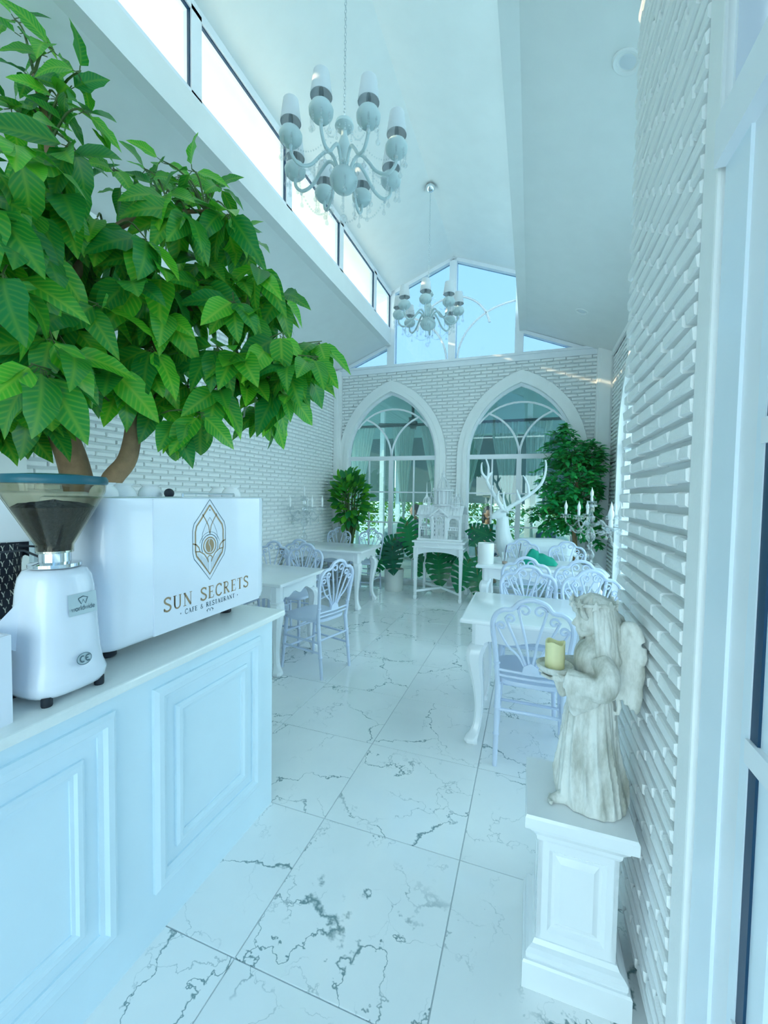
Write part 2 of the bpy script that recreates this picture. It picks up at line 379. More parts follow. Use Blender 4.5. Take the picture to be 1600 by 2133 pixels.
# ---------------------------------------------------------------- lettering (own stroke font with thick and thin strokes)
GL = {
 'S': [([(.62, .86), (.5, .97), (.3, 1), (.12, .9), (.1, .74), (.22, .6), (.45, .46), (.62, .32), (.62, .14), (.48, .02), (.27, 0), (.1, .1), (.07, .2)], .11, 1), ([(.64, 1), (.62, .76)], .04, 0), ([(.06, .26), (.05, 0)], .04, 0)],
 'U': [([(.17, 1), (.17, .3), (.24, .08), (.42, 0), (.6, .08), (.68, .3), (.68, 1)], .09, 1), ([(.13, 1), (.13, .35), (.2, .12)], .08, 0), ([(0, 1), (.33, 1)], .035, 0), ([(.55, 1), (.8, 1)], .035, 0)],
 'N': [([(.14, 0), (.14, 1)], .045, 0), ([(.1, 1), (.74, 0)], .13, 0), ([(.74, 0), (.74, 1)], .045, 0), ([(0, 0), (.28, 0)], .035, 0), ([(.6, 1), (.88, 1)], .035, 0), ([(0, 1), (.16, 1)], .035, 0)],
 'E': [([(.18, 0), (.18, 1)], .13, 0), ([(.02, 1), (.6, 1), (.6, .82)], .045, 0), ([(.02, 0), (.62, 0), (.64, .2)], .045, 0), ([(.2, .52), (.48, .52)], .045, 0), ([(.48, .42), (.48, .62)], .035, 0)],
 'F': [([(.18, 0), (.18, 1)], .13, 0), ([(.02, 1), (.6, 1), (.6, .82)], .045, 0), ([(.02, 0), (.36, 0)], .045, 0), ([(.2, .52), (.48, .52)], .045, 0), ([(.48, .42), (.48, .62)], .035, 0)],
 'C': [([(.72, .8), (.6, .96), (.42, 1), (.2, .9), (.09, .66), (.09, .36), (.2, .1), (.42, 0), (.6, .04), (.74, .2)], .1, 1), ([(.74, 1), (.72, .74)], .04, 0)],
 'R': [([(.18, 0), (.18, 1)], .13, 0), ([(.02, 1), (.42, 1), (.58, .9), (.6, .72), (.5, .56), (.3, .52), (.2, .52)], .07, 1), ([(.34, .52), (.72, 0)], .12, 0), ([(.02, 0), (.36, 0)], .035, 0), ([(.62, 0), (.84, 0)], .035, 0)],
 'T': [([(.36, 0), (.36, 1)], .13, 0), ([(.04, .8), (.04, 1), (.68, 1), (.68, .8)], .045, 0), ([(.2, 0), (.52, 0)], .035, 0)],
 'A': [([(.08, 0), (.4, 1)], .05, 0), ([(.38, 1), (.72, 0)], .13, 0), ([(.2, .34), (.6, .34)], .04, 0), ([(0, 0), (.2, 0)], .035, 0), ([(.58, 0), (.86, 0)], .035, 0)],
 'Y': [([(.06, 1), (.36, .48)], .13, 0), ([(.66, 1), (.36, .48)], .06, 0), ([(.36, .5), (.36, 0)], .13, 0)],
 '&': [([(.74, .44), (.6, .16), (.4, 0), (.2, .02), (.08, .2), (.16, .42), (.4, .6), (.48, .8), (.38, .98), (.22, .92), (.2, .74), (.36, .46), (.74, .02)], .07, 1)],
 '.': [([(.1, .42), (.3, .42)], .2, 0)], ' ': [],
 'w': [([(.0, .62), (.18, 0), (.36, .6), (.54, 0), (.72, .62)], .1, 0)], 'o': [([(.32, .62), (.08, .48), (.06, .16), (.32, 0), (.58, .16), (.56, .48), (.32, .62)], .12, 1)],
 'r': [([(.1, 0), (.1, .62)], .1, 0), ([(.1, .4), (.24, .6), (.4, .6)], .09, 0)], 'l': [([(.1, 0), (.1, 1)], .1, 0)], 'i': [([(.1, 0), (.1, .62)], .1, 0), ([(.1, .8), (.1, .92)], .1, 0)],
 'd': [([(.54, 0), (.54, 1)], .1, 0), ([(.54, .5), (.3, .62), (.08, .45), (.08, .15), (.3, 0), (.54, .1)], .09, 1)], 'e': [([(.06, .32), (.56, .32), (.5, .55), (.3, .62), (.08, .48), (.08, .14), (.3, 0), (.54, .1)], .09, 1)],
}
ADV = {'S': .76, 'U': .9, 'N': .98, 'E': .76, 'F': .72, 'C': .86, 'R': .9, 'T': .78, 'A': .9, 'Y': .78, '&': .9, '.': .5, ' ': .6, 'w': .82, 'o': .72, 'r': .48, 'l': .28, 'i': .28, 'd': .72, 'e': .7}
def strip(mb, pts, w, to3):
    pts = [Vector((p[0], p[1], 0)) for p in pts]; n = len(pts); vs = []
    for i in range(n):
        t = (pts[min(i + 1, n - 1)] - pts[max(i - 1, 0)]).normalized(); s = Vector((-t.y, t.x, 0)) * w / 2
        vs += [to3(*(pts[i] + s)[:2]), to3(*(pts[i] - s)[:2])]
    mb.add(vs, [(2 * i, 2 * i + 1, 2 * i + 3, 2 * i + 2) for i in range(n - 1)])
def text_width(txt, sp): return sum(ADV[c] + sp for c in txt) - sp
def text(mb, txt, h, to3, sp=.12, u0=0, v0=0, bold=1.0):
    """flat letters; to3(u,v) maps the text plane into 3-D"""
    u = u0
    for ch in txt:
        for pts, w, sm in GL[ch]:
            pp = [(u + p[0] * h, v0 + p[1] * h) for p in pts]
            if sm: pp = [(q.x, q.y) for q in spline([(a, b, 0) for a, b in pp], 4)]
            strip(mb, pp, w * h * bold, to3)
        u += (ADV[ch] + sp) * h
# ---------------------------------------------------------------- the room
XL, XR, XP = -3.15, 1.0, 0.339        # left wall, far right wall, face of the near brick pier
YB, YN = 6.416, -1.3                  # back wall, glazed near end
XC = -1.205                           # ridge
SILL = 3.50
def zlean(x): return 3.90 - (abs(x - XC) - .985) * .40
# floor with single tiles
fb = MB(); fb.box(XL - .1, XR + .1, YN, YB + .1, -.08, -.004); floor = struct(fb.build('floor', 'grout'))
TX = [-0.827 + .604 * k for k in range(-4, 4)]; TY = [1.013 + .595 * k for k in range(-2, 10)]
tm = MB(); tm.box(-.3, .3, -.2955, .2955, -.012, 0, bev=.0012); tme = tm.mesh('tile', 'marble_tile')
for x in TX:
    for y in TY:
        x0, x1, y0, y1 = max(x, XL + .02), min(x + .6, XR), y, min(y + .591, YB)
        if x1 - x0 < .1 or y1 - y0 < .1: continue
        o = link('tile', tme, floor, ((x0 + x1) / 2, (y0 + y1) / 2, 0)); o.scale = ((x1 - x0) / .6, (y1 - y0) / .591, 1)

# bricks: thin painted slips, each its own piece
def brick_mesh(seed):
    r = random.Random(seed); m = MB(); L, H, D = .155, .0325, .028; j = lambda a: (r.random() - .5) * a
    b = [(-L / 2, 0, -H / 2), (L / 2, 0, -H / 2), (L / 2, 0, H / 2), (-L / 2, 0, H / 2)]
    mid = [(x + j(.004), D - .006 + j(.003), z + j(.004)) for x, _, z in b]
    fr = [(x * .955 + j(.004), D + j(.004), z * .78 + j(.004)) for x, _, z in b]
    m.v = b + mid + fr
    m.f = [(8, 9, 10, 11)] + [(i, (i + 1) % 4, (i + 1) % 4 + 4, i + 4) for i in range(4)] + [(i + 4, (i + 1) % 4 + 4, (i + 1) % 4 + 8, i + 8) for i in range(4)]
    return m
BV = [brick_mesh(i) for i in range(6)]; BM = [b.mesh('brick', 'brick_paint') for b in BV]
def bricks(parent, M4, spans, z0, z1, prefer, limit=300, row=.0525, pitch=.167):
    """spans(z) gives the free intervals of a row; M4 puts (u, depth, z) in the world; the best placed are single pieces"""
    L = []; k = 0; z = z0 + row / 2
    while z < z1 - .01:
        for a, b in spans(z):
            u = math.floor(a / pitch) * pitch + (pitch / 2 if k % 2 else 0) - pitch
            while u < b:
                s, e = max(u, a), min(u + pitch, b)
                if e - s > .03: L.append(((s + e) / 2 + rnd.uniform(-.003, .003), z + rnd.uniform(-.0025, .0025), (e - s - .012) / .155, rnd.randrange(6)))
                u += pitch
        z += row; k += 1
    L.sort(key=lambda q: prefer(q[0], q[1]))
    for u, z, sc, v in L[:limit]:
        o = link('brick', BM[v], parent); o.matrix_local = M4 @ Matrix.Translation((u, 0, z)) @ Matrix.Diagonal((sc, 1, 1, 1))
    if L[limit:]:
        mb = MB()
        for u, z, sc, v in L[limit:]:
            mb.add([(x * sc, y, zz) for x, y, zz in BV[v].v], BV[v].f, M4 @ Matrix.Translation((u, 0, z)))
        tag(mb.build('brickwork', 'brick_paint', parent), kind='stuff')

# pointed arch outlines
def arch(cx, w, zs, h, z0, n=14):
    R = (w * w + h * h) / (2 * w); th = math.degrees(math.asin(h / R))
    r = arc(cx - (R - w), zs, R, 0, th, n)[:-1]; l = arc(cx + (R - w), zs, R, 180 - th, 180, n)
    return [(cx + w, z0)] + r + l + [(cx - w, z0)]
def arch_hw(z, w, zs, h):
    if z <= zs: return w
    if z >= zs + h: return 0
    R = (w * w + h * h) / (2 * w); return math.sqrt(R * R - (z - zs) ** 2) - (R - w)
WIN = (-2.17, -.175); WW, WZ, WH = .76, 2.05, 1.07
# back wall
bw = MB()
bw.holed([(XL - .1, 0), (XR + .1, 0), (XR + .1, SILL), (XL - .1, SILL)], [arch(c, WW + .02, WZ, WH + .03, .05)[::-1] for c in WIN], 'y', YB + .018)
bw.holed([(XL - .1, 0), (XR + .1, 0), (XR + .1, SILL), (XL - .1, SILL)], [arch(c, WW + .02, WZ, WH + .03, .05)[::-1] for c in WIN], 'y', YB + .16)
wall_back = struct(bw.build('wall_back', 'mortar_shaded'))
def back_spans(z):
    iv = [(XL + .1, .83)]
    for c in WIN:
        h = arch_hw(z, WW + .15, WZ, WH + .19)
        if h > 0:
            nv = []
            for a, b in iv:
                if c - h > a: nv.append((a, min(b, c - h)))
                if c + h < b: nv.append((max(a, c + h), b))
            iv = [q for q in nv if q[1] - q[0] > .03]
    return iv
bricks(wall_back, Matrix.Translation((0, YB + .018, 0)) @ Matrix.Diagonal((1, -1, 1, 1)), back_spans, .08, SILL - .06, lambda u, z: (0 if z > 2.2 or -1.4 < u < -.9 else 5) + abs(z - 3))
def band(mb, inner, outer, y0, y1):
    """flat moulding between two open outlines of equal length, with thickness y0..y1"""
    n = len(inner); vs = [(u, y, z) for l, y in ((inner, y0), (outer, y0), (outer, y1), (inner, y1)) for u, z in l]
    fs = [(a * n + i, a * n + i + 1, ((a + 1) % 4) * n + i + 1, ((a + 1) % 4) * n + i) for a in range(4) for i in range(n - 1)]
    return mb.add(vs, fs)
def window(n, cx, label, gl='glass_tint'):
    """tall pointed window: frame, tracery, glazing bars, panes; local x across"""
    w = struct(link('window_%d' % n, None, None, (cx, YB, 0)), label)
    s = MB(); band(s, arch(0, WW + .061, WZ, WH + .072, .03), arch(0, WW + .15, WZ, WH + .18, .03), -.035, .06); band(s, arch(0, WW, WZ, WH, .03), arch(0, WW + .06, WZ, WH + .07, .03), -.055, .06)
    s.build('surround', 'plaster', w, 1)
    f = MB(); band(f, arch(0, WW - .035, WZ, WH - .045, .05), arch(0, WW + .01, WZ, WH + .01, .05), .02, .075)
    f.box(-WW, WW, .02, .075, .03, .09); f.build('window_frame', 'white_frame', w)
    rv = MB(); band(rv, arch(0, WW + .012, WZ, WH + .015, .03), arch(0, WW + .03, WZ, WH + .04, .03), .04, .175); rv.box(-WW - .03, WW + .03, .02, .175, -.02, .05); rv.build('reveal', 'plaster', w)
    MB().box(-.035, .035, .015, .08, .06, WZ).build('mullion', 'white_frame', w)
    MB().box(-WW, WW, .012, .08, WZ - .03, WZ + .035).build('transom', 'white_frame', w)
    for x in (-.385, .385): MB().box(x - .011, x + .011, .03, .07, .08, WZ - .02).build('glazing_bar', 'white_frame', w)
    for z in (.52, 1.0, 1.5): MB().box(-WW + .02, WW - .02, .032, .068, z - .011, z + .011).build('glazing_bar', 'white_frame', w)
    for sg in (-1, 1):
        p = [(sg * (-.694 + .694 * math.cos(a)), WZ + .694 * math.sin(a)) for a in [math.radians(k * 5.9) for k in range(0, 13)]]
        q = [(-u, v) for u, v in p] if False else p
        MB().tube([(u, .045, v) for u, v in q], .016, 6).build('tracery', 'white_frame', w, True)
    MB().tube([(u, .045, v) for u, v in arc(0, 2.10, .75, 37, 143, 14)], .016, 6).build('tracery', 'white_frame', w, True)
    xs = (-.725, -.385, 0, .385, .725); zs = (.09, .52, 1.0, 1.5, 2.02)
    for i in range(4):
        for j in range(4): MB().box(xs[i] + .003, xs[i + 1] - .003, .047, .053, zs[j] + .003, zs[j + 1] - .003).build('pane', gl, w)
    MB().prism(arch(0, WW - .03, WZ, WH - .04, WZ + .03), 'y', .047, .053).build('pane', gl, w)
    return w
window(1, WIN[0], 'left pointed-arch window in the white brick back wall')
window(2, WIN[1], 'right pointed-arch window in the back wall behind the deer')
# sill band and gable glazing above the brickwork
sb = MB(); sb.box(XL, XR, YB - .03, YB + .16, SILL - .07, SILL + .01); sb.box(XL, XR, YB - .05, YB + .16, SILL + .01, SILL + .045); struct(sb.build('trim_1', 'white_frame'))
def zroof(x): return 5.09 - abs(x - XC) * .393 if abs(x - XC) < 1.0 else zlean(x)
gp = struct(link('window_3', None), 'gable glazing over the back wall with arched tracery')
for x, w in ((XC - .985, .12), (XC, .11), (XC + .985, .12)):
    MB().box(x - w / 2, x + w / 2, YB - .03, YB + .1, SILL + .03, 5.08 if x == XC else 4.72).build('post', 'white_frame', gp)
for sg in (-1, 1):
    MB().bar((XC, YB + .02, 5.06), (XC + sg * 1.0, YB + .02, 4.67), .10, .05).build('rake_rail', 'white_frame', gp)
    MB().bar((XC + sg * .98, YB + .02, 3.87), (XC + sg * 2.0, YB + .02, 3.46), .10, .05).build('rake_rail', 'white_frame', gp)
    MB().prism([(XC, SILL), (XC + sg * .985, SILL), (XC + sg * .985, 4.7), (XC, 5.09)], 'y', YB + .04, YB + .046).build('pane', 'glass_solar', gp)
    MB().prism([(XC + sg * 1.0, SILL), (XC + sg * 1.95, SILL), (XC + sg * 1.0, 3.88)], 'y', YB + .04, YB + .046).build('pane', 'glass_solar', gp)
    a = [(XC + sg * (.985 - .90 * math.cos(math.radians(t))), YB + .01, SILL + .04 + .78 * math.sin(math.radians(t))) for t in range(0, 91, 6)]
    MB().tube(a, .017, 6).build('tracery', 'white_frame', gp, True)
MB().tube([(u, YB + .01, z) for u, z in arc(XC, 3.93, .57, 12, 168, 24)], .017, 6).build('tracery', 'white_frame', gp, True)

# ceilings
def slab(name, x0, z0, x1, z1, th=.09, y0=YN - .2, y1=YB + .12, mt='ceiling_paint'):
    d = Vector((z0 - z1, 0, x1 - x0)).normalized() * th
    if d.z < 0: d = -d
    m = MB(); m.prism([(x0, z0), (x1, z1), (x1 + d.x, z1 + d.z), (x0 + d.x, z0 + d.z)], 'y', y0, y1); return struct(m.build(name, mt))
slab('ceiling', XC, 5.09, XC - 1.02, 4.69); slab('ceiling', XC, 5.09, XC + 1.02, 4.69)
slab('ceiling', XL - .15, zlean(XL - .15), XC - .985, 3.90); slab('ceiling', XR + .15, zlean(XR + .15), XC + .985, 3.90)
slab('roof_overhang', XC - 1.03, 4.69, XC - 1.75, 4.42, mt='roof_soffit'); slab('roof_overhang', XC + 1.03, 4.69, XC + 1.25, 4.61, mt='roof_soffit')
n = 4
for sg in (-1, 1):
    x = XC + sg * .985
    struct(MB().box(x, x + sg * .12, YN, YB + .1, 3.86, 4.09).build('beam', 'ceiling_paint'))
    w = struct(link('window_%d' % n, None), 'long clerestory window strip over the %s lean-to ceiling' % ('left' if sg < 0 else 'right')); n += 1
    MB().box(x + sg * .0, x + sg * .07, YN, YB, 4.09, 4.115).build('bottom_rail', 'white_frame', w); MB().box(x + sg * .0, x + sg * .07, YN, YB, 4.63, 4.70).build('top_rail', 'white_frame', w)
    yy = [YN, .1, 1.15, 2.29, 3.42, 4.55, 5.68, YB]
    for i, y in enumerate(yy):
        MB().box(x, x + sg * .07, y - .045, y + .045, 4.1, 4.66).build('post', 'white_frame', w)
        if i < len(yy) - 1:
            MB().box(x + sg * .035, x + sg * .04, y + .045, yy[i + 1] - .045, 4.115, 4.635).build('pane', 'glass_clear', w)
            g = MB(); a, b = y + .045, yy[i + 1] - .045
            g.box(x + sg * .012, x + sg * .03, a, b, 4.62, 4.632); g.box(x + sg * .012, x + sg * .03, b - .010, b, 4.115, 4.632); g.build('gasket', 'gasket', w)
# left wall: plain strip near the camera, then brickwork, corner pilaster
wl = MB(); wl.box(XL - .15, XL - .018, YN, YB + .1, 0, zlean(XL) + .1); wall_left = struct(wl.build('wall_left', 'mortar_shaded'))
def left_spans(z): return [(1.78, YB - .12)]
bricks(wall_left, Matrix.Translation((XL - .018, 0, 0)) @ Matrix(((0, 1, 0, 0), (1, 0, 0, 0), (0, 0, 1, 0), (0, 0, 0, 1))), left_spans, .08, 3.42, lambda u, z: (0 if (1.3 < z < 1.95 and 2.2 < u < 5.6) else 4) + abs(z - 1.6) + u * .2)
struct(MB().box(XL - .02, XL + .03, YN, 1.78, 0, zlean(XL)).build('plaster_panel', 'plaster'))
def pilaster(x0, x1):
    p = MB(); p.box(x0, x1, YB - .12, YB + .02, 0, 3.5); p.box(x0 + .03, x1 - .03, YB - .135, YB, .1, 3.4); return struct(p.build('pilaster', 'plaster'))
pilaster(XL - .02, XL + .1); pilaster(.81, XR)
struct(MB().box(XL, XL + .04, YN, YB, 3.40, 3.50).build('trim_2', 'plaster')); 
# far right wall with its own pointed window, seen edge on
WRC = 4.75
rw = MB(); o_ = [(1.8, 0), (YB + .1, 0), (YB + .1, 3.46), (1.8, 3.46)]; h_ = [arch(WRC, WW + .02, WZ, WH + .03, .05)[::-1], [(1.86, .05), (1.86, 3.3), (3.72, 3.3), (3.72, .05)]]
rw.holed(o_, h_, 'x', XR + .018); rw.holed(o_, h_, 'x', XR + .16); wall_right = struct(rw.build('wall_right', 'mortar_shaded'))
def right_spans(z):
    h = arch_hw(z, WW + .15, WZ, WH + .19)
    return [(3.75, WRC - h), (WRC + h, YB - .13)] if h else [(3.75, YB - .13)]
bricks(wall_right, Matrix.Translation((XR + .018, 0, 0)) @ Matrix(((0, -1, 0, 0), (1, 0, 0, 0), (0, 0, 1, 0), (0, 0, 0, 1))), right_spans, .08, 3.36, lambda u, z: -u - z, 200)
w6 = window(6, 0, 'pointed-arch window in the far right wall beside the ficus', 'glass_clear'); w6.location = (XR, WRC, 0); w6.rotation_euler = (0, 0, -PI / 2)
w8 = struct(link('window_8', None), 'unseen side window added behind the pier to light the far end')  # unseen opening, added to bring daylight to the far tables
for y in (1.86, 2.79, 3.72): MB().box(XR, XR + .16, y - .03, y + .03, .05, 3.3).build('post', 'white_frame', w8)
for z in (.05, 2.05, 3.3): MB().box(XR, XR + .16, 1.86, 3.72, z - .03, z + .03).build('rail', 'white_frame', w8)
for y in (1.89, 2.82):
    for z0, z1 in ((.08, 2.02), (2.08, 3.27)): MB().box(XR + .07, XR + .076, y, y + .87, z0, z1).build('pane', 'glass_clear', w8)
struct(MB().box(XR - .03, XR, 1.8, YB, 3.36, 3.42).build('trim_3', 'plaster'))
# brick pier near the camera on the right
pr_ = MB(); pr_.box(XP + .018, XR + .16, 1.06, 1.806, 0, 3.76); pier = struct(pr_.build('wall_pier', 'mortar_shaded'))
pk = [0]
def pier_spans(z):
    pk[0] += 1; return [(1.098, 1.836 if pk[0] % 2 else 1.812)]
bricks(pier, Matrix.Translation((XP + .018, 0, 0)) @ Matrix(((0, -1, 0, 0), (1, 0, 0, 0), (0, 0, 1, 0), (0, 0, 0, 1))), pier_spans, .06, 3.72, lambda u, z: abs(z - 1.6), 310)
struct(MB().box(XP - .006, XP + .06, 1.02, 1.10, 0, 3.76, bev=.006).build('trim_4', 'plaster'))
# glazed door and side light in the right wall, next to the camera
d1 = struct(link('door_1', None), 'white aluminium framed glass door at the right edge')
MB().box(XP + .012, XP + .12, 1.008, 1.06, 0, 3.7).build('frame_post', 'white_frame', d1)
MB().box(XP + .002, XP + .12, .905, 1.004, 0, 2.12).build('frame_post', 'alu_frame', d1)
MB().box(XP + .008, XP + .12, .838, .905, 0, 2.12).build('stile', 'white_frame', d1)
MB().box(XP + .004, XP + .12, .813, .838, 0, 2.12).build('stile', 'alu_frame', d1)
MB().box(XP + .006, XP + .10, .790, .813, 0, 2.10).build('gasket', 'gasket', d1)
MB().box(XP + .010, XP + .12, .745, .790, 0, 2.10).build('stile', 'alu_frame', d1)
MB().box(XP + .02, XP + .12, .86, .885, 2.2, 3.6).build('gasket', 'gasket', d1)
MB().box(XP - .018, XP + .12, YN, 1.004, 2.10, 2.19).build('transom', 'white_frame', d1)
for z in (.565, 1.045, 1.56): MB().box(XP + .0, XP + .10, YN, .815, z - .02, z + .02).build('glazing_bar', 'white_frame', d1)
for z0, z1 in ((.03, .565), (.605, 1.04), (1.08, 1.58), (1.62, 2.11), (2.2, 3.6)): MB().box(XP + .06, XP + .066, YN, .745 if z1 < 2.5 else 1.0, z0, z1).build('pane', 'glass_solar', d1)
# glazed near end behind the camera
g0 = struct(link('window_7', None), 'glazed end of the room behind the viewer')
for x in (XL, -2.19, XC, -.22, XP + .06): MB().box(x - .04, x + .04, YN - .05, YN + .03, 0, zroof(x)).build('post', 'white_frame', g0)
for z in (2.2, SILL): MB().box(XL, XP + .1, YN - .05, YN + .03, z - .04, z + .04).build('rail', 'white_frame', g0)
struct(MB().box(XL - .1, -1.75, YN - .12, YN - .05, 0, 3.4).build('wall_light_block', 'plaster'))  # unseen wall piece added to cut light entering from the near end
struct(MB().box(-1.75, XP + .1, YN - .12, YN - .05, 2.2, 3.4).build('wall_light_block', 'plaster'))  # unseen upper closure, added to shut out more of that light
MB().prism([(XL, 3.44), (XP + .1, 3.44), (XP + .1, 3.68), (XC + .985, 3.89), (XC + .985, 4.69), (XC, 5.08), (XC - .985, 4.69), (XC - .985, 3.89)], 'y', YN - .03, YN - .024).build('pane', 'glass_solar', g0)
# ---------------------------------------------------------------- bar counter
XF = -1.108
ct = thing('bar_counter', 'long pale panelled bar counter along the left edge', 'counter')
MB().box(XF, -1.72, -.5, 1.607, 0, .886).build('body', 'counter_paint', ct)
MB().box(-1.055, -1.90, -.55, 1.635, .886, .913, bev=.006).build('countertop', 'counter_top', ct)
def frame(parent, name, y0, y1, z0, z1, w, d, xf):
    """rectangular picture-frame moulding with a stepped profile on the counter front"""
    m = MB(); prof = [(0, 0), (0, d * .55), (w * .25, d), (w * .6, d), (w * .75, d * .45), (w, d * .35), (w, 0)]
    rs = [[(xf + h, y0 + a, z0 + a), (xf + h, y1 - a, z0 + a), (xf + h, y1 - a, z1 - a), (xf + h, y0 + a, z1 - a)] for a, h in prof]
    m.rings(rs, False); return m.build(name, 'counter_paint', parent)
for y0 in (.962, .290, -.382):
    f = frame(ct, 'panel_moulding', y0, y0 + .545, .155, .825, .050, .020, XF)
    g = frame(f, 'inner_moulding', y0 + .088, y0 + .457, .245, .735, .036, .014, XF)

# ---------------------------------------------------------------- espresso machine
em = thing('espresso_machine', 'wide white espresso machine with a printed arched emblem, on the counter', 'coffee machine')
def rrect(x0, x1, y0, y1, r, n=5):
    out = []
    for cx, cy, a in ((x1 - r, y1 - r, 0), (x0 + r, y1 - r, 90), (x0 + r, y0 + r, 180), (x1 - r, y0 + r, 270)):
        out += [(cx + r * math.cos(math.radians(a + 90 * k / n)), cy + r * math.sin(math.radians(a + 90 * k / n))) for k in range(n + 1)]
    return out
MX0, MX1, MY0, MY1, MZ0, MZ1 = -1.46, -1.150, .842, 1.622, .962, 1.432
b = MB()
rs = []
for a, z in ((.035, 0), (.012, .008), (.003, .02), (0, .04)): rs.append([(x, y, MZ0 + z) for x, y in rrect(MX0 + a, MX1 - a, MY0 + a, MY1 - a, .05 - a * .5)])
for a, z in ((0, MZ1 - .012), (.003, MZ1 - .004), (.012, MZ1)): rs.append([(x, y, z) for x, y in rrect(MX0 + a, MX1 - a, MY0 + a, MY1 - a, .05 - a * .5)])
b.rings(rs); b.build('body', 'machine_white', em, True)
fp = MB().box(MX1 - .004, MX1 + .003, 1.008, 1.562, MZ0 + .012, MZ1 - .006, bev=.002).build('front_panel', 'machine_white', em)
for x in (-1.28, -1.41):
    for y in (.95, 1.50):
        MB().lathe([(.020, 0), (.024, .004), (.024, .028), (.016, .032), (.016, .056)], 14, (x, y, .913)).build('foot', 'black_rubber', em, True)
r_ = MB(); r_.tube([(MX1 - .03, 1.16, MZ1 + .012), (MX1 - .03, 1.43, MZ1 + .012)], .004, 6); r_.tube([(MX1 - .03, 1.16, MZ1 - .005), (MX1 - .03, 1.16, MZ1 + .012)], .004, 6); r_.tube([(MX1 - .03, 1.43, MZ1 - .005), (MX1 - .03, 1.43, MZ1 + .012)], .004, 6)
r_.build('cup_rail', 'chrome', em, True)
MB().ball((-1.27, 1.185, MZ1 + .012), .018, 12, 8).build('knob', 'black_rubber', em, 2)
# printed emblem and lettering on the front panel (u runs along the front, v up)
EC, EZ = 1.257, 1.270
PX = MX1 + .0036
def on_panel(u, v): return (PX, EC + u * 1.09, EZ + v * 1.254)
e1, e2, e3 = MB(), MB(), MB()
def hexo(w, h, s):   # pointed capsule outline
    pts = [(0, h)] + [(w * .62, h * .60), (w * .92, h * .42), (w, h * .26)] + [(w, -h * .26), (w * .92, -h * .42), (w * .62, -h * .60)] + [(0, -h)]
    pts += [(-x, y) for x, y in pts[1:-1]][::-1] + [(0, h)]
    return pts
strip(e1, hexo(.078, .122, 0), .0022, on_panel); strip(e2, hexo(.066, .105, 0), .0058, on_panel)
for sg in (-1, 1):
    strip(e2, [(sg * .034, .078), (sg * .020, .062), (sg * .006, .042), (0, .018)], .0034, on_panel)
    strip(e1, [(0, .068), (sg * .020, .046), (sg * .034, .022), (sg * .037, .0)], .0013, on_panel)
    strip(e2, [(sg * .078, -.006), (sg * .062, -.010), (sg * .050, -.020), (sg * .046, -.032)], .0040, on_panel)
    strip(e2, [(sg * .066, -.030), (sg * .046, -.032), (sg * .026, -.042), (sg * .010, -.060), (sg * .007, -.068)], .0036, on_panel)
    for k in range(1, 9): strip(e1, [(sg * .0065 * k, -.056 + max(0, (k - 3) * .004)), (sg * .0065 * k, -.098 + k * .0052)], .0009, on_panel)
strip(e2, arc(0, -.060, .012, 20, 160, 8), .0034, on_panel)
on_c = lambda u, v: (PX, EC + u * 1.09, EZ - .018 * 1.254 + v * 1.09)
strip(e1, arc(0, 0, .048, 15, 165, 16), .0013, on_c)
strip(e1, arc(0, 0, .039, -30, 210, 24), .0026, on_c); strip(e2, arc(0, 0, .029, 0, 360, 28), .0046, on_c)
e3.add([on_panel(x, y) for x, y in arc(0, 0, 1, 0, 360, 1)[:0]], [])
bp = [(.020 * math.cos(t), -.018 + .024 * math.sin(t)) for t in [2 * PI * k / 28 for k in range(28)]]
mid = [(.003 * math.sin(t * PI * 1.0 / 12 - PI / 2 * 0) * (1 if k < 12 else -1), 0) for k, t in enumerate(range(24))]
sv = [(.0045 * math.sin(PI * (k / 6 - 1)), -.018 + .023 * (1 - k / 6.0)) for k in range(13)]
for sg in (-1, 1):
    half = [(sg * .020 * math.cos(t), -.018 + .024 * math.sin(t)) for t in [PI / 2 - PI * k / 12 for k in range(13)]]
    loop = half + [(x + sg * .0016, y) for x, y in sv[::-1]]
    tri = tessellate_polygon([[Vector((x, y, 0)) for x, y in loop]]); e3.add([on_panel(x, (y + .018) * .87 - .018) for x, y in loop], [tuple(t) for t in tri])
strip(e1, [(-.0022, .090), (.0022, .090)], .0044, on_panel)
text(e2, 'SUN SECRETS', .045, lambda u, v: (PX, 1.045 + u, 1.046 + v), .10, bold=1.3)
text(e1, '. CAFE & RESTAURANT .', .0168, lambda u, v: (PX, 1.113 + u, 1.016 + v), .105, bold=1.5)
for sg in (-1, 1):
    strip(e1, arc(sg * .007, -.216, .006, 90 - sg * 130, 90 + sg * 110, 8), .0018, on_panel); strip(e1, [(sg * .010, -.212), (sg * .016, -.215)], .003, on_panel)
tag(e1.build('emblem_lines', 'grey_print', fp), kind='stuff'); e2.build('lettering', 'gold_print', fp); e3.build('coffee_bean_print', 'gold_print', fp)
# upturned cups on the machine
cup = MB(); cup.lathe([(.040, 0), (.042, .004), (.039, .022), (.033, .036), (.027, .043), (.027, .046), (.033, .052), (.034, .056), (.031, .056), (.026, .050)], 24)
cup_me = cup.mesh('coffee_cup', 'ceramic_white', True)
cl = ['first upturned white cup beside the grinder, on the machine', 'second upturned cup from the grinder on the machine top', 'third upturned cup, next to the black knob on the machine', 'upturned cup fourth from the grinder, past the cup rail', 'upturned cup at the far right end of the machine top']
for (y, x), l in zip(((.965, -1.31), (1.055, -1.34), (1.165, -1.34), (1.50, -1.25), (1.545, -1.36)), cl):
    c_ = tag(link('coffee_cup', cup_me, None, (x, y, MZ1)), l, 'cup', 'upturned cups on the espresso machine'); c_.scale = (1, 1, .80)

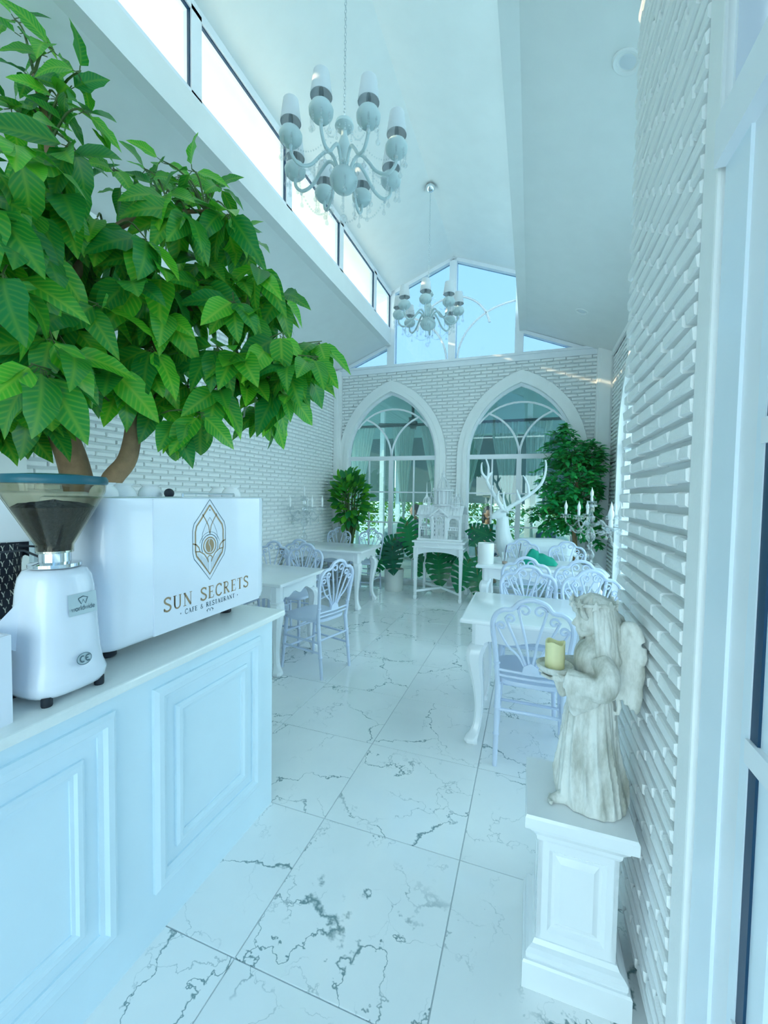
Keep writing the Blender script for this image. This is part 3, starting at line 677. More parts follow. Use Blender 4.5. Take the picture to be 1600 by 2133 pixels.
# ---------------------------------------------------------------- coffee grinder
gr = thing('coffee_grinder', 'white coffee grinder with a bean-filled smoky hopper and dark lid', 'coffee grinder', (-1.183, .736, .913)); gr.scale = (.88, .88, 1)
def sq(w, d, z, e=3.2, n=28, cx=0, cy=0):
    out = []
    for k in range(n):
        t = 2 * PI * k / n; c, s = math.cos(t), math.sin(t)
        out.append((cx + w * abs(c) ** (2 / e) * (1 if c > 0 else -1), cy + d * abs(s) ** (2 / e) * (1 if s > 0 else -1), z))
    return out
b = MB(); b.rings([sq(.080, .080, .016), sq(.098, .100, .020), sq(.106, .110, .032), sq(.108, .113, .05), sq(.100, .104, .075), sq(.095, .098, .11), sq(.089, .092, .20), sq(.083, .086, .28), sq(.078, .080, .31), sq(.068, .070, .328), sq(.05, .05, .335)])
body = b.build('body', 'machine_white', gr, 2)
for x in (.075, -.075):
    for y in (.075, -.075): MB().lathe([(.013, 0), (.014, .004), (.014, .024)], 12, (x, y, 0)).build('foot', 'black_rubber', gr, True)
MB().lathe([(.064, .335), (.066, .337), (.066, .345), (.052, .347), (.040, .349), (.040, .372), (.046, .374), (.046, .378)], 28).build('collar', 'chrome', gr, True)
hop = MB(); hop.lathe([(.046, .372), (.047, .392), (.120, .515), (.129, .535), (.131, .557), (.128, .557), (.126, .537), (.117, .517), (.044, .394), (.043, .374)], 36, cap=False); hop.build('hopper', 'glass_hopper', gr, True)
be = MB(); rs = []
for r, z in ((.040, .375), (.041, .394), (.080, .458), (.101, .492)): rs.append([(r * math.cos(2 * PI * k / 40), r * math.sin(2 * PI * k / 40), z) for k in range(40)])
for q in (.85, .6, .3, .02): rs.append([(.101 * q * math.cos(2 * PI * k / 40), .101 * q * math.sin(2 * PI * k / 40), .497 + .012 * (1 - q) + rnd.uniform(-.003, .004)) for k in range(40)])
be.rings(rs); tag(be.build('coffee_beans', 'bean', gr, False), kind='stuff')
MB().lathe([(.133, .553), (.136, .557), (.136, .566), (.131, .574), (.06, .579)], 36).build('lid', 'lid_teal', gr, True)
ch = MB(); ch.prism([(-.03, .30), (-.09, .245), (-.155, .175), (-.14, .16), (-.09, .135), (-.06, .13)], 'y', -.045, .03, Matrix.Rotation(.9, 4, 'Z')); ch.build('chute', 'machine_white', gr, True)
fk = MB(); fk.tube([(-.07, -.09, .12), (-.10, -.13, .10), (-.13, -.15, .10)], .008, 8); fk.tube([(-.07, -.09, .10), (-.075, -.10, .02)], .006, 8); fk.build('fork', 'chrome', gr, True)
MB().tube([(-.04, -.02, .36), (-.09, -.03, .375), (-.16, -.06, .37)], .003, 6).build('cord', 'black_rubber', gr, True)
def side(u, v, off=.0012):   # side of the body towards the room (+x); u along y
    w = .108 + (.0835 - .108) * min(1, max(0, (v - .06) / .22)); return (w * (1 - .0) - .006 * min(1, (abs(u) / .09) ** 3) + off, u, v)
lp = MB(); lp.add([side(u, v) for v in (.212, .2395, .267) for u in (-.022, .020, .062)], [(0, 1, 4, 3), (1, 2, 5, 4), (3, 4, 7, 6), (4, 5, 8, 7)]); pl = lp.build('label_plate', 'label_grey', gr)
t_ = MB(); strip(t_, [(.006, .254), (.014, .239), (.020, .250), (.026, .239), (.034, .254), (.020, .2585), (.006, .254)], .0026, lambda u, v: side(u, v, .002)); text(t_, 'worldwide', .0120, lambda u, v: side(-.0145 + u, .2235 + v, .002), .03, bold=1.3); t_.build('plate_print', 'grey_print', pl)
cb = MB(); ov = [side(.008 + .022 * math.cos(2 * PI * k / 24), .098 + .0155 * math.sin(2 * PI * k / 24), .003) for k in range(24)]; cb.add(ov, [tuple(range(24))]); bd = cb.build('badge', 'label_grey', gr)
t_ = MB(); f_ = lambda u, v: side(u, v, .0045)
strip(t_, [(.008 + .0212 * math.cos(2 * PI * k / 24), .098 + .0148 * math.sin(2 * PI * k / 24)) for k in range(25)], .0016, f_)
strip(t_, arc(.0035, .098, .0075, 60, 300, 10), .0032, f_); strip(t_, arc(.0195, .098, .0075, 60, 300, 10), .0032, f_); strip(t_, [(.0125, .098), (.0200, .098)], .0032, f_); t_.build('badge_print', 'grey_print', bd)

# ---------------------------------------------------------------- small things behind the grinder
bx_ = thing('white_box', 'open white box at the near left corner of the counter', 'box', (-1.235, .385, .913))
o = MB()
for a in ((-.125, -.118, -.21, .21), (.118, .125, -.21, .21), (-.118, .118, -.21, -.203), (-.118, .118, .203, .21)): o.box(a[0], a[1], a[2], a[3], 0, .205)
o.box(-.118, .118, -.203, .203, .001, .006); o.build('carton', 'machine_white', bx_)
for i, y in enumerate((.06, .145)):
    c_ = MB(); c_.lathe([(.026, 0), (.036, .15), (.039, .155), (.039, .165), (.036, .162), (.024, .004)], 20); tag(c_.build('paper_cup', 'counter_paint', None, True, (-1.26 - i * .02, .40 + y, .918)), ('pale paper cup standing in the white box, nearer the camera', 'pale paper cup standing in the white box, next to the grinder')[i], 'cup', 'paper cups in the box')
ps = thing('screen_terminal', 'white backed tilted screen on a grey stand behind the grinder', 'screen', (-1.60, .965, .913))
m4 = Matrix.Translation((0, 0, .44)) @ Matrix.Rotation(math.radians(-25), 4, 'Z') @ Matrix.Rotation(math.radians(18), 4, 'Y')
MB().box(-.012, .012, -.17, .13, -.085, .095, m4, .018).build('back_cover', 'lacquer', ps, True)
MB().box(-.06, -.03, -.02, .05, .0, .40, None, .01).build('stand', 'label_grey', ps)
MB().box(-.10, .02, -.06, .06, 0, .02, None, .006).build('base', 'label_grey', ps)
MB().tube([(-.02, -.08, .35), (.02, -.02, .34), (.03, .08, .34)], .004, 6).build('cable', 'black_rubber', ps, True)
jg = thing('clip_jar', 'square glass jar with a metal clip behind the white box', 'jar', (-1.365, .705, .913))
MB().rings([sq(.05, .05, 0, 5), sq(.055, .055, .01, 5), sq(.055, .055, .11, 5), sq(.045, .045, .125, 5)], True).build('jar_body', 'crystal', jg, True)
MB().box(-.05, .05, -.05, .05, .128, .145, bev=.008).build('lid', 'crystal', jg, True)
MB().box(.052, .07, -.012, .012, .08, .12, bev=.004).build('clip', 'steel', jg)
# ---------------------------------------------------------------- tables with cabriole legs
def make_table(label, cx, cy, L=1.2, Wd=.72, H=.752):
    t = thing('dining_table', label, 'table', (cx, cy, 0), 0, 'white cabriole dining tables')
    a = L / 2; b = Wd / 2
    m = MB(); m.rings([[(x, y, z) for x, y in rrect(-a + e, a - e, -b + e, b - e, .012)] for e, z in ((.014, H - .030), (.002, H - .026), (0, H - .014), (.005, H - .003), (.012, H))]); m.build('tabletop', 'table_white', t, True)
    def apron(n):
        pts = [(-1, .0)]
        for k in range(n + 1):
            u = -1 + 2 * k / n; q = abs(u)
            v = .098 + .016 * math.cos(q * PI * 2.6 + .2) + (.03 * ((q - .88) / .12) ** 2 if q > .88 else 0)
            pts.append((u, -v))
        pts.append((1, 0)); return pts
    for sy in (-1, 1):
        MB().prism([(u * (a - .13), H - .03 + v) for u, v in apron(40)], 'y', sy * (b - .075), sy * (b - .057)).build('apron', 'table_white', t)
    for sx in (-1, 1):
        MB().prism([(u * (b - .13), H - .03 + v) for u, v in apron(30)], 'x', sx * (a - .075), sx * (a - .057)).build('apron', 'table_white', t)
    prof = [(H - .03, -.01, .046), (.60, -.01, .046), (.588, -.008, .047), (.57, .006, .050), (.52, .016, .048), (.44, .010, .040), (.34, -.004, .032), (.22, -.012, .025), (.12, -.006, .023), (.06, .010, .028), (.035, .024, .036), (.012, .026, .038), (0, .022, .034)]
    for sx in (-1, 1):
        for sy in (-1, 1):
            rs = []
            for z, off, h in spline([Vector((p[0], p[1], p[2])) for p in prof], 3):
                x, y = sx * (a - .10 + off), sy * (b - .10 + off)
                rs.append([(x + h * u, y + h * v, z) for u, v in ((1, .55), (.55, 1), (-.55, 1), (-1, .55), (-1, -.55), (-.55, -1), (.55, -1), (1, -.55))])
            g = MB(); g.rings(rs); g.build('leg', 'table_white', t, True)
    return t
make_table('white cabriole table behind the angel statue', .235, 2.715)
make_table('white cabriole table holding two iced drinks and a candelabra', .10, 4.60, 1.22, .70)
make_table('white cabriole table nearest the bar counter on the left', -2.38, 3.07, 1.2, .76)
make_table('white cabriole table before the rubber plant in the far left corner', -2.53, 5.03, 1.2, .74)

# ---------------------------------------------------------------- chairs with fan-and-scroll backs
def make_chair():
    t = thing('dining_chair', 'x', 'chair', (0, 0, 0), 0, 'pale fan-back dining chairs')
    by = lambda z: -.19 - max(0, z - .45) * .14 - max(0, .45 - z) * .1
    s = MB(); out = []
    for k in range(36):
        q = 2 * PI * k / 36; c, sn = math.cos(q), math.sin(q)
        w = .205 if sn > 0 else .185; out.append((w * abs(c) ** .55 * (1 if c > 0 else -1), .205 * abs(sn) ** .55 * (1 if sn > 0 else -1)))
    s.rings([[(x * e, y * e, z) for x, y in out] for e, z in ((.93, .432), (.99, .436), (1, .446), (.985, .458), (.9, .461), (.5, .455))]); s.build('seat', 'chair_paint', t, True)
    def leg(x0, y0, x1, y1, zt, rings_):
        g = MB(); P = []; Rr = []
        for z, r in rings_:
            f = z / .44; P.append((x0 + (x1 - x0) * f, y0 + (y1 - y0) * f, z)); Rr.append(r)
        g.tube(P, Rr, 10); return g
    RG = [(0, .012), (.10, .0135), (.16, .014), (.165, .0175), (.172, .0175), (.177, .014), (.30, .0155), (.305, .019), (.312, .019), (.317, .0155), (.435, .016)]
    for sx in (-1, 1):
        leg(sx * .185, .20, sx * .165, .165, .44, RG).build('leg', 'chair_paint', t, True)
        leg(sx * .170, -.235, sx * .165, -.188, .44, RG).build('leg', 'chair_paint', t, True)
    def rail(p, q, r=.009):
        MB().tube([p, q], r, 8).build('stretcher', 'chair_paint', t, True)
    for z in (.17, .31):
        rail((-.18, .19 - z * .06, z), (.18, .19 - z * .06, z)); 
    rail((-.168, by(.30), .30), (.168, by(.30), .30)); 
    for sx in (-1, 1):
        for z in (.20, .28): rail((sx * .168, by(z), z), (sx * .178, .185, z))
    B = lambda u, v: (u, by(v), v)
    half = [(.166, .43), (.172, .50), (.176, .56), (.187, .66), (.197, .74), (.196, .79), (.178, .832), (.145, .856), (.112, .860), (.092, .870), (.062, .904), (0, .921)]
    pts = [B(u, v) for u, v in half] + [B(-u, v) for u, v in half[::-1][1:]]
    sp_ = spline(pts, 4); MB().tube(sp_, .0135, 8).build('back_frame', 'chair_paint', t, True)
    for sx in (-1, 1): MB().lathe([(.0135, 0), (.018, .003), (.018, .010), (.0135, .013)], 10, (sx * .174, by(.55), .548)).build('collar', 'chair_paint', t, True)
    for z, r in ((.485, .008), (.515, .008)): MB().tube([B(-.168, z), (0, by(z) - .012, z), B(.168, z)], r, 8).build('back_rail', 'chair_paint', t, True)
    MB().prism([(-.045, .515), (.045, .515), (.036, .555), (.0, .575), (-.036, .555)], 'y', by(.54) - .014, by(.54) + .004).build('fan_base', 'chair_paint', t)
    # six ribs, each curling into a scroll under the crest
    for sx in (-1, 1):
        for (u0, um, vm, ue, ve, r) in ((.008, .030, .70, .037, .892, .032), (.020, .086, .70, .106, .836, .025), (.032, .122, .66, .154, .790, .023)):
            path = [(u0, .55), (um * .55, .61), (um, vm)]
            cx, cz = (ue, ve - r); spi = []
            for k in range(16):
                a = math.radians(-12 + k * 25); rr = r * (1 - k / 24)
                spi.append((cx + rr * math.cos(a), cz + rr * math.sin(a)))
            P = [B(sx * u, v) for u, v in path + spi]
            MB().tube(spline(P, 3), .0068, 6).build('back_rib', 'chair_paint', t, True)
    return t
ch0 = make_chair()
CH = [(.027, 2.49, 0, 'pale blue fan-back chair nearest the angel, its back to the camera'),
      (.47, 2.50, .04, 'fan-back chair half hidden behind the angel statue'),
      (.0, 3.085, PI, 'fan-back chair across the near right table, facing the camera, left of two'),
      (.46, 3.075, PI + .1, 'fan-back chair across the near right table, by the brick pier'),
      (-.03, 4.06, .04, 'fan-back chair before the drinks table, left of two with backs turned'),
      (.42, 4.06, -.02, 'fan-back chair before the drinks table, right of two with backs turned'),
      (-.08, 5.20, PI, 'fan-back chair behind the drinks table, in front of the deer'),
      (.42, 5.15, PI - .05, 'fan-back chair behind the drinks table, beside the candelabra'),
      (-1.68, 3.055, 1.312, 'fan-back chair at the end of the table by the counter, standing free'),
      (-2.22, 3.58, PI, 'fan-back chair across the table by the counter, facing the camera'),
      (-2.635, 3.60, PI, 'fan-back chair next to the espresso machine edge, mostly hidden'),
      (-2.50, 4.40, .02, 'fan-back chair with its back turned at the far left table'),
      (-2.86, 5.72, PI, 'fan-back chair in front of the rubber plant pot'),
      (-2.32, 5.72, PI - .03, 'fan-back chair left of the potted monstera')]
for i, (x, y, r, l) in enumerate(CH):
    if i == 0: ch0.location = (x, y, 0); ch0.rotation_euler = (0, 0, r); ch0['label'] = l
    else: dup(ch0, (x, y, 0), r, l)

# ---------------------------------------------------------------- things on the tables
v_ = MB(); v_.lathe([(.078, 0), (.083, .006), (.083, .205), (.080, .214), (.074, .214), (.074, .10), (.01, .10)], 32)
tag(v_.build('ceramic_vase', 'ceramic_white', None, True, (-.425, 4.42, .752)), 'plain white ceramic cylinder at the corner of the drinks table', 'vase')
for i, (x, y, l) in enumerate(((-.235, 4.45, 'takeaway cup with dark straw and iced drink, nearer the white cylinder'), (-.10, 4.66, 'takeaway cup with dark straw and iced drink, nearer the green cloth'))):
    g = thing('iced_drink', l, 'drink', (x, y, .752), 0, 'iced drinks on the table')
    MB().lathe([(.026, 0), (.028, .003), (.036, .12), (.037, .122), (.035, .12), (.027, .006), (.01, .004)], 20).build('plastic_cup', 'crystal', g, True)
    MB().lathe([(.025, .006), (.0275, .03), (.01, .032)], 16).build('drink', 'drink', g, True)
    MB().tube([(-.01, 0, .01), (.018, .006, .20)], .0035, 6).build('straw', 'straw_black', g, True)
# folded green cloth
gc = MB(); nx, ny = 22, 10
for j in range(ny + 1):
    for i in range(nx + 1):
        u, v = i / nx * 2 - 1, j / ny * 2 - 1
        h = .125 * (1 - abs(u) ** 4) * (1 - abs(v) ** 4) * (1 - .28 * (u + .2)) + .010 * math.sin(u * 9 + v * 2) * (1 - v * v) + .006 * noise.noise((u * 3, v * 3, 1))
        h *= 1.15 if u < -.1 else .92
        gc.v.append((u * .165 + .01 * v, v * .09, max(.002, h)))
for j in range(ny):
    for i in range(nx): a = j * (nx + 1) + i; gc.f.append((a, a + 1, a + nx + 2, a + nx + 1))
gc.f.append(tuple(range(nx, -1, -1)))
tag(gc.build('green_cloth', 'green_cloth', None, True, (.115, 4.60, .752), -.05), 'crumpled emerald green cloth pouch on the drinks table', 'cloth')
# ---------------------------------------------------------------- pedestal and angel
pd = thing('pedestal', 'white square pedestal with inset panels, under the angel by the brick pier', 'pedestal', (.158, 1.383, 0))
def sqring(h, z): return [(-h, -h, z), (h, -h, z), (h, h, z), (-h, h, z)]
MB().rings([sqring(.140, 0), sqring(.143, .004), sqring(.143, .082), sqring(.139, .088)]).build('plinth', 'lacquer', pd)
MB().rings([sqring(.132, .088), sqring(.134, .094), sqring(.134, .108), sqring(.126, .116), sqring(.116, .122), sqring(.110, .134)]).build('base_moulding', 'lacquer', pd)
sh = MB().rings([sqring(.094, .130), sqring(.094, .440)]).build('shaft', 'lacquer', pd)
for k in range(4):
    R4 = Matrix.Rotation(k * PI / 2, 4, 'Z'); m = MB()
    rs = []
    for (w, z0, z1, y) in ((.106, .130, .440, -.094), (.106, .130, .440, -.106), (.076, .162, .410, -.106), (.066, .172, .400, -.096), (.058, .180, .392, -.096), (.044, .196, .376, -.105), (.040, .200, .372, -.105)):
        rs.append([(-w, y, z0), (w, y, z0), (w, y, z1), (-w, y, z1)])
    m.rings(rs, True, R4); m.build('panel', 'lacquer', sh)
MB().rings([sqring(.108, .436), sqring(.112, .444), sqring(.114, .456), sqring(.128, .474), sqring(.131, .486)]).build('cornice', 'lacquer', pd)
MB().rings([sqring(.136, .486), sqring(.145, .490), sqring(.146, .496), sqring(.146, .522), sqring(.142, .530)]).build('top_slab', 'lacquer', pd)

ag = thing('angel_statue', 'weathered stone angel girl with wings holding a candle dish', 'statue', (.195, 1.385, .5315), .22)
body = MB(); rs = []
prof = [(0, .100, .105, .004), (.015, .104, .108, .004), (.06, .100, .100, .0), (.13, .089, .088, -.004), (.20, .079, .076, -.005), (.27, .070, .066, -.004), (.33, .056, .056, 0), (.36, .048, .052, .002), (.40, .050, .058, -.002), (.44, .049, .066, -.004), (.465, .040, .062, -.002), (.482, .024, .034, -.002), (.50, .019, .022, -.004), (.53, .019, .020, -.006)]
for z, rx, ry, cx in [tuple(v) for v in spline([Vector(p) for p in [(a, b, c, d) for a, b, c, d in prof]], 3)]:
    am = (.0130 * max(0, 1 - z / .38) ** .5 + .001) * min(1, .25 + z / .08) if z < .37 else .001
    ring = []
    for k in range(72):
        t = 2 * PI * k / 72; q_ = math.sin(t * 11 + 1.6 * math.sin(t * 2 + 1) + z * 3); f = 1 + (am / .09) * ((1 - abs(q_) ** .7 * 2) * .8 + .5 * math.sin(t * 5 + 2))
        ring.append((cx + rx * f * math.cos(t) - (.022 * max(0, 1 - z / .06) if math.cos(t) < -.7 else 0) * 0, ry * f * math.sin(t), z))
    rs.append(ring)
body.rings(rs)
# head with face (towards -x)
hc = Vector((-.004, 0, .562))
body.ball(hc, .052, 20, 14, (.96, .88, 1.14)); body.ball((-.020, 0, .532), .034, 14, 10, (1, .95, 1.0)); body.ball((-.036, 0, .508), .013, 10, 8)
body.tube([(-.046, 0, .562), (-.056, 0, .545), (-.0625, 0, .536), (-.054, 0, .531)], [.005, .006, .0075, .005], 8)
for sy in (-1, 1):
    body.ball((-.036, sy * .020, .533), .015, 10, 8); body.tube([(-.046, sy * .008, .572), (-.044, sy * .022, .573), (-.034, sy * .036, .568)], .0048, 8); body.ball((-.043, sy * .019, .560), .0075, 8, 6)
body.tube([(-.047, -.011, .519), (-.052, 0, .519), (-.047, .011, .519)], .0042, 8); body.tube([(-.045, -.009, .513), (-.049, 0, .512), (-.045, .009, .513)], .0042, 8)
# arms in wide sleeves, hands under the dish
for sy in (-1, 1):
    body.tube(spline([(-.002, sy * .052, .452), (.010, sy * .082, .410), (-.008, sy * .088, .372), (-.050, sy * .070, .375), (-.092, sy * .045, .384)], 4), lerpl([.028, .033, .036, .034, .031], 4), 14)
    dr = []
    for z, x0, x1, ty in ((.405, -.098, .020, .018), (.375, -.106, .026, .022), (.345, -.100, .016, .021), (.315, -.092, -.010, .018), (.290, -.084, -.045, .012), (.279, -.076, -.066, .006)):
        dr.append([((x0 + x1) / 2 + (x1 - x0) / 2 * math.cos(2 * PI * k / 16), sy * (.070 - .012 * (z < .3)) + ty * math.sin(2 * PI * k / 16), z) for k in range(16)])
    body.rings(dr)
    body.tube([(-.092, sy * .042, .384), (-.105, sy * .034, .380), (-.122, sy * .024, .376)], [.014, .015, .013], 10)
    for j, (fy, ln) in enumerate(((.006, .034), (.014, .038), (.022, .036), (.030, .029))):
        body.tube([(-.118, sy * fy, .373), (-.118 - ln * .6, sy * fy * .9, .372), (-.118 - ln, sy * fy * .85, .379)], [.0052, .005, .004], 8)
    body.tube([(-.100, sy * .045, .385), (-.112, sy * .051, .393), (-.124, sy * .050, .400)], [.006, .0055, .004], 8)
# collar and sash
body.tube([(.03 * math.cos(t) - .004, .042 * math.sin(t), .472 + .004 * math.cos(t)) for t in [2 * PI * k / 16 for k in range(17)]], .006, 6)
body.tube([(.002 + .054 * math.cos(t), .058 * math.sin(t), .357) for t in [2 * PI * k / 24 for k in range(25)]], .0075, 6)
body.ball((.052, -.03, .352), .014, 8, 6); body.tube([(.054, -.03, .35), (.06, -.045, .31), (.058, -.04, .28)], [.008, .007, .005], 8)
# foot with toes showing under the hem
body.tube([(-.070, -.035, .016), (-.100, -.040, .014), (-.120, -.042, .010)], [.020, .017, .012], 10)
for j in range(5): body.ball((-.130 + .003 * abs(j - 1), -.058 + j * .009, .008), .0062 - .0004 * j, 8, 6, (1.3, 1, 1))
fused(body, .0030, 'robed_figure', 'statue_stone', ag, 2)
hair = MB(); hair.ball((.006, 0, .575), .052, 16, 12, (1.0, .95, 1.0)); hair.tube([(.018, 0, .56), (.030, 0, .50), (.036, 0, .45), (.036, 0, .425)], [.050, .046, .040, .024], 14)
for k in range(26):
    t = math.radians(-104 + 208 * k / 25)          # around the back of the head, 0 = straight back (+x)
    c, s = math.cos(t), math.sin(t); ph = k * 1.7
    side_ = abs(t) > 1.2
    P = [(-.006 + .012 * c, .012 * s, .624), (-.004 + .046 * c, .042 * s, .603), (-.002 + .060 * c, .054 * s, .566), (.0 + .066 * c + .004 * math.cos(ph), .058 * s + .005 * math.sin(ph), .520), (.006 + .062 * c + .005 * math.sin(ph), .064 * s, .472), (.010 + .064 * c, .070 * s + .004 * math.cos(ph), .435 - .012 * math.sin(ph)), (.012 + .060 * c + .008 * math.sin(ph), .068 * s, .405 + .02 * math.sin(ph * 2))]
    if abs(t) > 1.9: P = P[:6]
    hair.tube(spline(P, 4), lerpl([.006, .0082, .0088, .0092, .0090, .0080, .003][:len(P)], 4), 8)
for k in range(7):   # fringe
    s = -1 + k / 3
    hair.tube(spline([(-.008, .006 * s, .626), (-.040, .022 * s, .606), (-.050, .034 * s, .584), (-.040, .050 * s, .560)], 4), [.008] * 12 + [.003], 8)
fused(hair, .0022, 'hair', 'statue_stone', ag, 0)
wr = MB(); wr.tube([(-.006 + .059 * math.cos(t), .053 * math.sin(t), .602 + .004 * math.sin(3 * t)) for t in [2 * PI * k / 28 for k in range(29)]], .0050, 6)
wr_o = wr.build('wreath', 'statue_stone', ag, True)
for k in range(9):
    t = 2 * PI * k / 9 + .3; st = [((.017 if j % 2 == 0 else .0078) * math.cos(j * PI / 5 + PI / 2), (.017 if j % 2 == 0 else .0078) * math.sin(j * PI / 5 + PI / 2)) for j in range(10)]
    MB().prism(st, 'x', .0, .006, Matrix.Translation((-.006 + .061 * math.cos(t), .055 * math.sin(t), .602)) @ Matrix.Rotation(t, 4, 'Z')).build('star', 'statue_stone', wr_o)
for sy in (-1, 1):
    wg = MB()
    wg.tube(spline([(.040, sy * .022, .440), (.060, sy * .034, .500), (.074, sy * .042, .545), (.094, sy * .052, .540), (.108, sy * .058, .505)], 4), lerpl([.018, .020, .017, .014, .010], 4), 10)
    wg.tube(spline([(.046, sy * .024, .44), (.07, sy * .036, .46), (.09, sy * .046, .48)], 3), .022, 10)
    for row, (n_, ln) in enumerate(((6, .055), (7, .085), (7, .120))):
        for k in range(n_):
            f = k / (n_ - 1); x0 = .052 + f * .058 - row * .002; z0 = .530 - abs(f - .45) * .07 - row * .040
            dx = -.030 + .026 * f
            y0 = sy * (.030 + .024 * f + .004 * (2 - row))
            wg.tube([(x0, y0, z0), (x0 + dx * .3, y0 + sy * .006, z0 - ln * .5), (x0 + dx * .75, y0 + sy * .004, z0 - ln * .85), (x0 + dx, y0, z0 - ln)], [.010, .0125, .010, .004], 8, True, None, .6)
    fused(wg, .0032, 'wing', 'statue_stone', ag, 1)
MB().lathe([(.020, .380), (.040, .384), (.052, .396), (.055, .406), (.052, .408), (.046, .398), (.01, .396)], 30, (-.113, 0, 0)).build('dish', 'statue_stone', ag, True)
rs = []
for k_, (r, z) in enumerate(((.026, 0), (.0285, .002), (.0285, .070), (.0285, .079), (.024, .079), (.020, .068), (.002, .066))):
    rs.append([(r * math.cos(2 * PI * j / 28), r * math.sin(2 * PI * j / 28), z + (.0045 * math.sin(2 * PI * j / 28 * 3 + 1) * (k_ in (3, 4)))) for j in range(28)])
cd = thing('pillar_candle', 'half-burnt cream pillar candle on the angel\'s dish', 'candle', (.195 - .1103, 1.385 - .0247, .5315 + .3965))
MB().rings(rs).build('wax', 'candle_wax', cd, True); MB().tube([(0, 0, .062), (.001, 0, .074)], .0012, 5).build('wick', 'black_rubber', cd)
# ---------------------------------------------------------------- chandeliers
def drop(mb, p, n, r=.0072, end=.0145):
    """string of faceted beads with a pear drop, hanging from p"""
    x, y, z = p
    for k in range(n): mb.ball((x, y, z - r - k * 2.2 * r), r, 6, 4)
    zz = z - n * 2.2 * r
    mb.lathe([(.001, 0), (end * .35, -end * .8), (end, -end * 2.1), (end * .8, -end * 2.8), (.001, -end * 3.2)], 8, (x, y, zz))
def swag(mb, p, q, sag, n, r=.0068):
    p, q = Vector(p), Vector(q)
    for k in range(1, n):
        f = k / n; c = p.lerp(q, f); mb.ball((c.x, c.y, c.z - sag * 4 * f * (1 - f)), r, 6, 4)
def chandelier(loc, ztop, phase, label):
    """loc is the bottom of the bowl; ztop the ceiling mount"""
    t = thing('chandelier', label, 'chandelier', loc, 0, 'white shaded chandeliers')
    H = ztop - loc[2]
    MB().lathe([(.004, 0), (.02, .004), (.062, .022), (.088, .058), (.092, .085), (.082, .115), (.055, .140), (.030, .150)], 28).build('bowl', 'glaze', t, True)
    MB().lathe([(.026, .145), (.020, .165), (.030, .185), (.022, .200), (.020, .215), (.040, .25), (.044, .285), (.030, .33), (.018, .37), (.020, .40)], 20).build('stem', 'glaze', t, True)
    MB().lathe([(.012, .385), (.045, .395), (.062, .415), (.056, .440), (.025, .452), (.008, .456)], 24).build('top_cup', 'glaze', t, True)
    cn = MB(); z = .456; k = 0
    while z < H - .05:
        R4 = Matrix.Translation((0, 0, z + .014)) @ Matrix.Rotation(k * PI / 2, 4, 'Z')
        cn.tube([(.007 * math.cos(a), 0, .014 * math.sin(a)) for a in [2 * PI * j / 8 for j in range(9)]], .0022, 4, False, R4); z += .0235; k += 1
    tag(cn.build('chain', 'steel', t), kind='stuff')
    MB().lathe([(.012, H - .055), (.03, H - .05), (.05, H - .03), (.056, H - .008), (.056, H)], 24).build('canopy', 'chrome', t, True)
    cr = MB(); swp = []
    for k in range(8):
        a = math.radians(phase + 45 * k); c, s = math.cos(a), math.sin(a)
        P = lambda r, z: (r * c, r * s, z)
        am = MB(); am.tube(spline([P(.045, .140), P(.075, .200), P(.115, .215), P(.165, .165), P(.225, .090), P(.295, .065), P(.345, .105), P(.352, .165)], 5), .0105, 8)
        arm = am.build('arm', 'glaze', t, True)
        cx, cy = .352 * c, .352 * s
        MB().lathe([(.014, .158), (.048, .166), (.068, .190), (.071, .215), (.058, .240), (.032, .250), (.02, .252)], 20, (cx, cy, 0)).build('cup', 'glaze', arm, True)
        MB().lathe([(.014, .250), (.014, .310), (.011, .335)], 10, (cx, cy, 0)).build('socket', 'steel', arm, True)
        MB().lathe([(.062, .288), (.0635, .289), (.046, .418), (.0445, .418), (.060, .290)], 24, (cx, cy, 0), None, False).build('lamp_shade', 'shade_white', arm, True)
        d = MB()
        for j in range(4):
            b = a + (j - 1.5) * .9; drop(d, (cx + .058 * math.cos(b), cy + .058 * math.sin(b), .190), 3 + (j % 2) * 2)
        drop(d, P(.300, .056), 4, .006, .014); drop(d, P(.20, .105), 5)
        tag(d.build('crystal_drops', 'crystal', arm, True), kind='stuff')
        swp.append((P(.30, .056), P(.062, .40), (cx, cy, .17)))
    for k in range(8):
        q = swp[(k + 1) % 8]; swag(cr, swp[k][0], q[0], .07, 14); swag(cr, swp[k][1], swp[k][2], .10, 18, .005)
    for j in range(6):
        a = j * PI / 3; drop(cr, (.085 * math.cos(a), .085 * math.sin(a), .06), 4); drop(cr, (.055 * math.cos(a), .055 * math.sin(a), .40), 2, .005, .009)
    drop(cr, (0, 0, 0), 8, .007, .001); cr.ball((0, 0, -.165), .026, 14, 10)
    tag(cr.build('bead_swags', 'crystal', t, True), kind='stuff')
    return t
chandelier((-1.205, 2.52, 3.415), 5.06, 3.5, 'large white chandelier with bell shades hanging nearest the camera')
chandelier((-1.205, 4.86, 3.405), 5.06, 9, 'smaller-looking white chandelier hanging before the gable window')
# recessed downlights in the right lean-to ceiling
for x, y, l in ((.50, 5.36, 'round recessed downlight in the ceiling above the ficus'), (.40, 2.45, 'round recessed downlight in the ceiling beside the brick pier')):
    d = thing('downlight', l, 'light', (x, y, zlean(x) + .002), 0, 'recessed downlights'); d.rotation_euler = (0, math.atan(.40), 0)
    MB().lathe([(.074, .0), (.074, -.006), (.066, -.010), (.052, -.006), (.050, .0)], 28).build('trim_ring', 'ceiling_paint', d, True); MB().lathe([(.050, -.001), (.02, -.004), (.001, -.004)], 20).build('lens', 'shade_white', d, True)

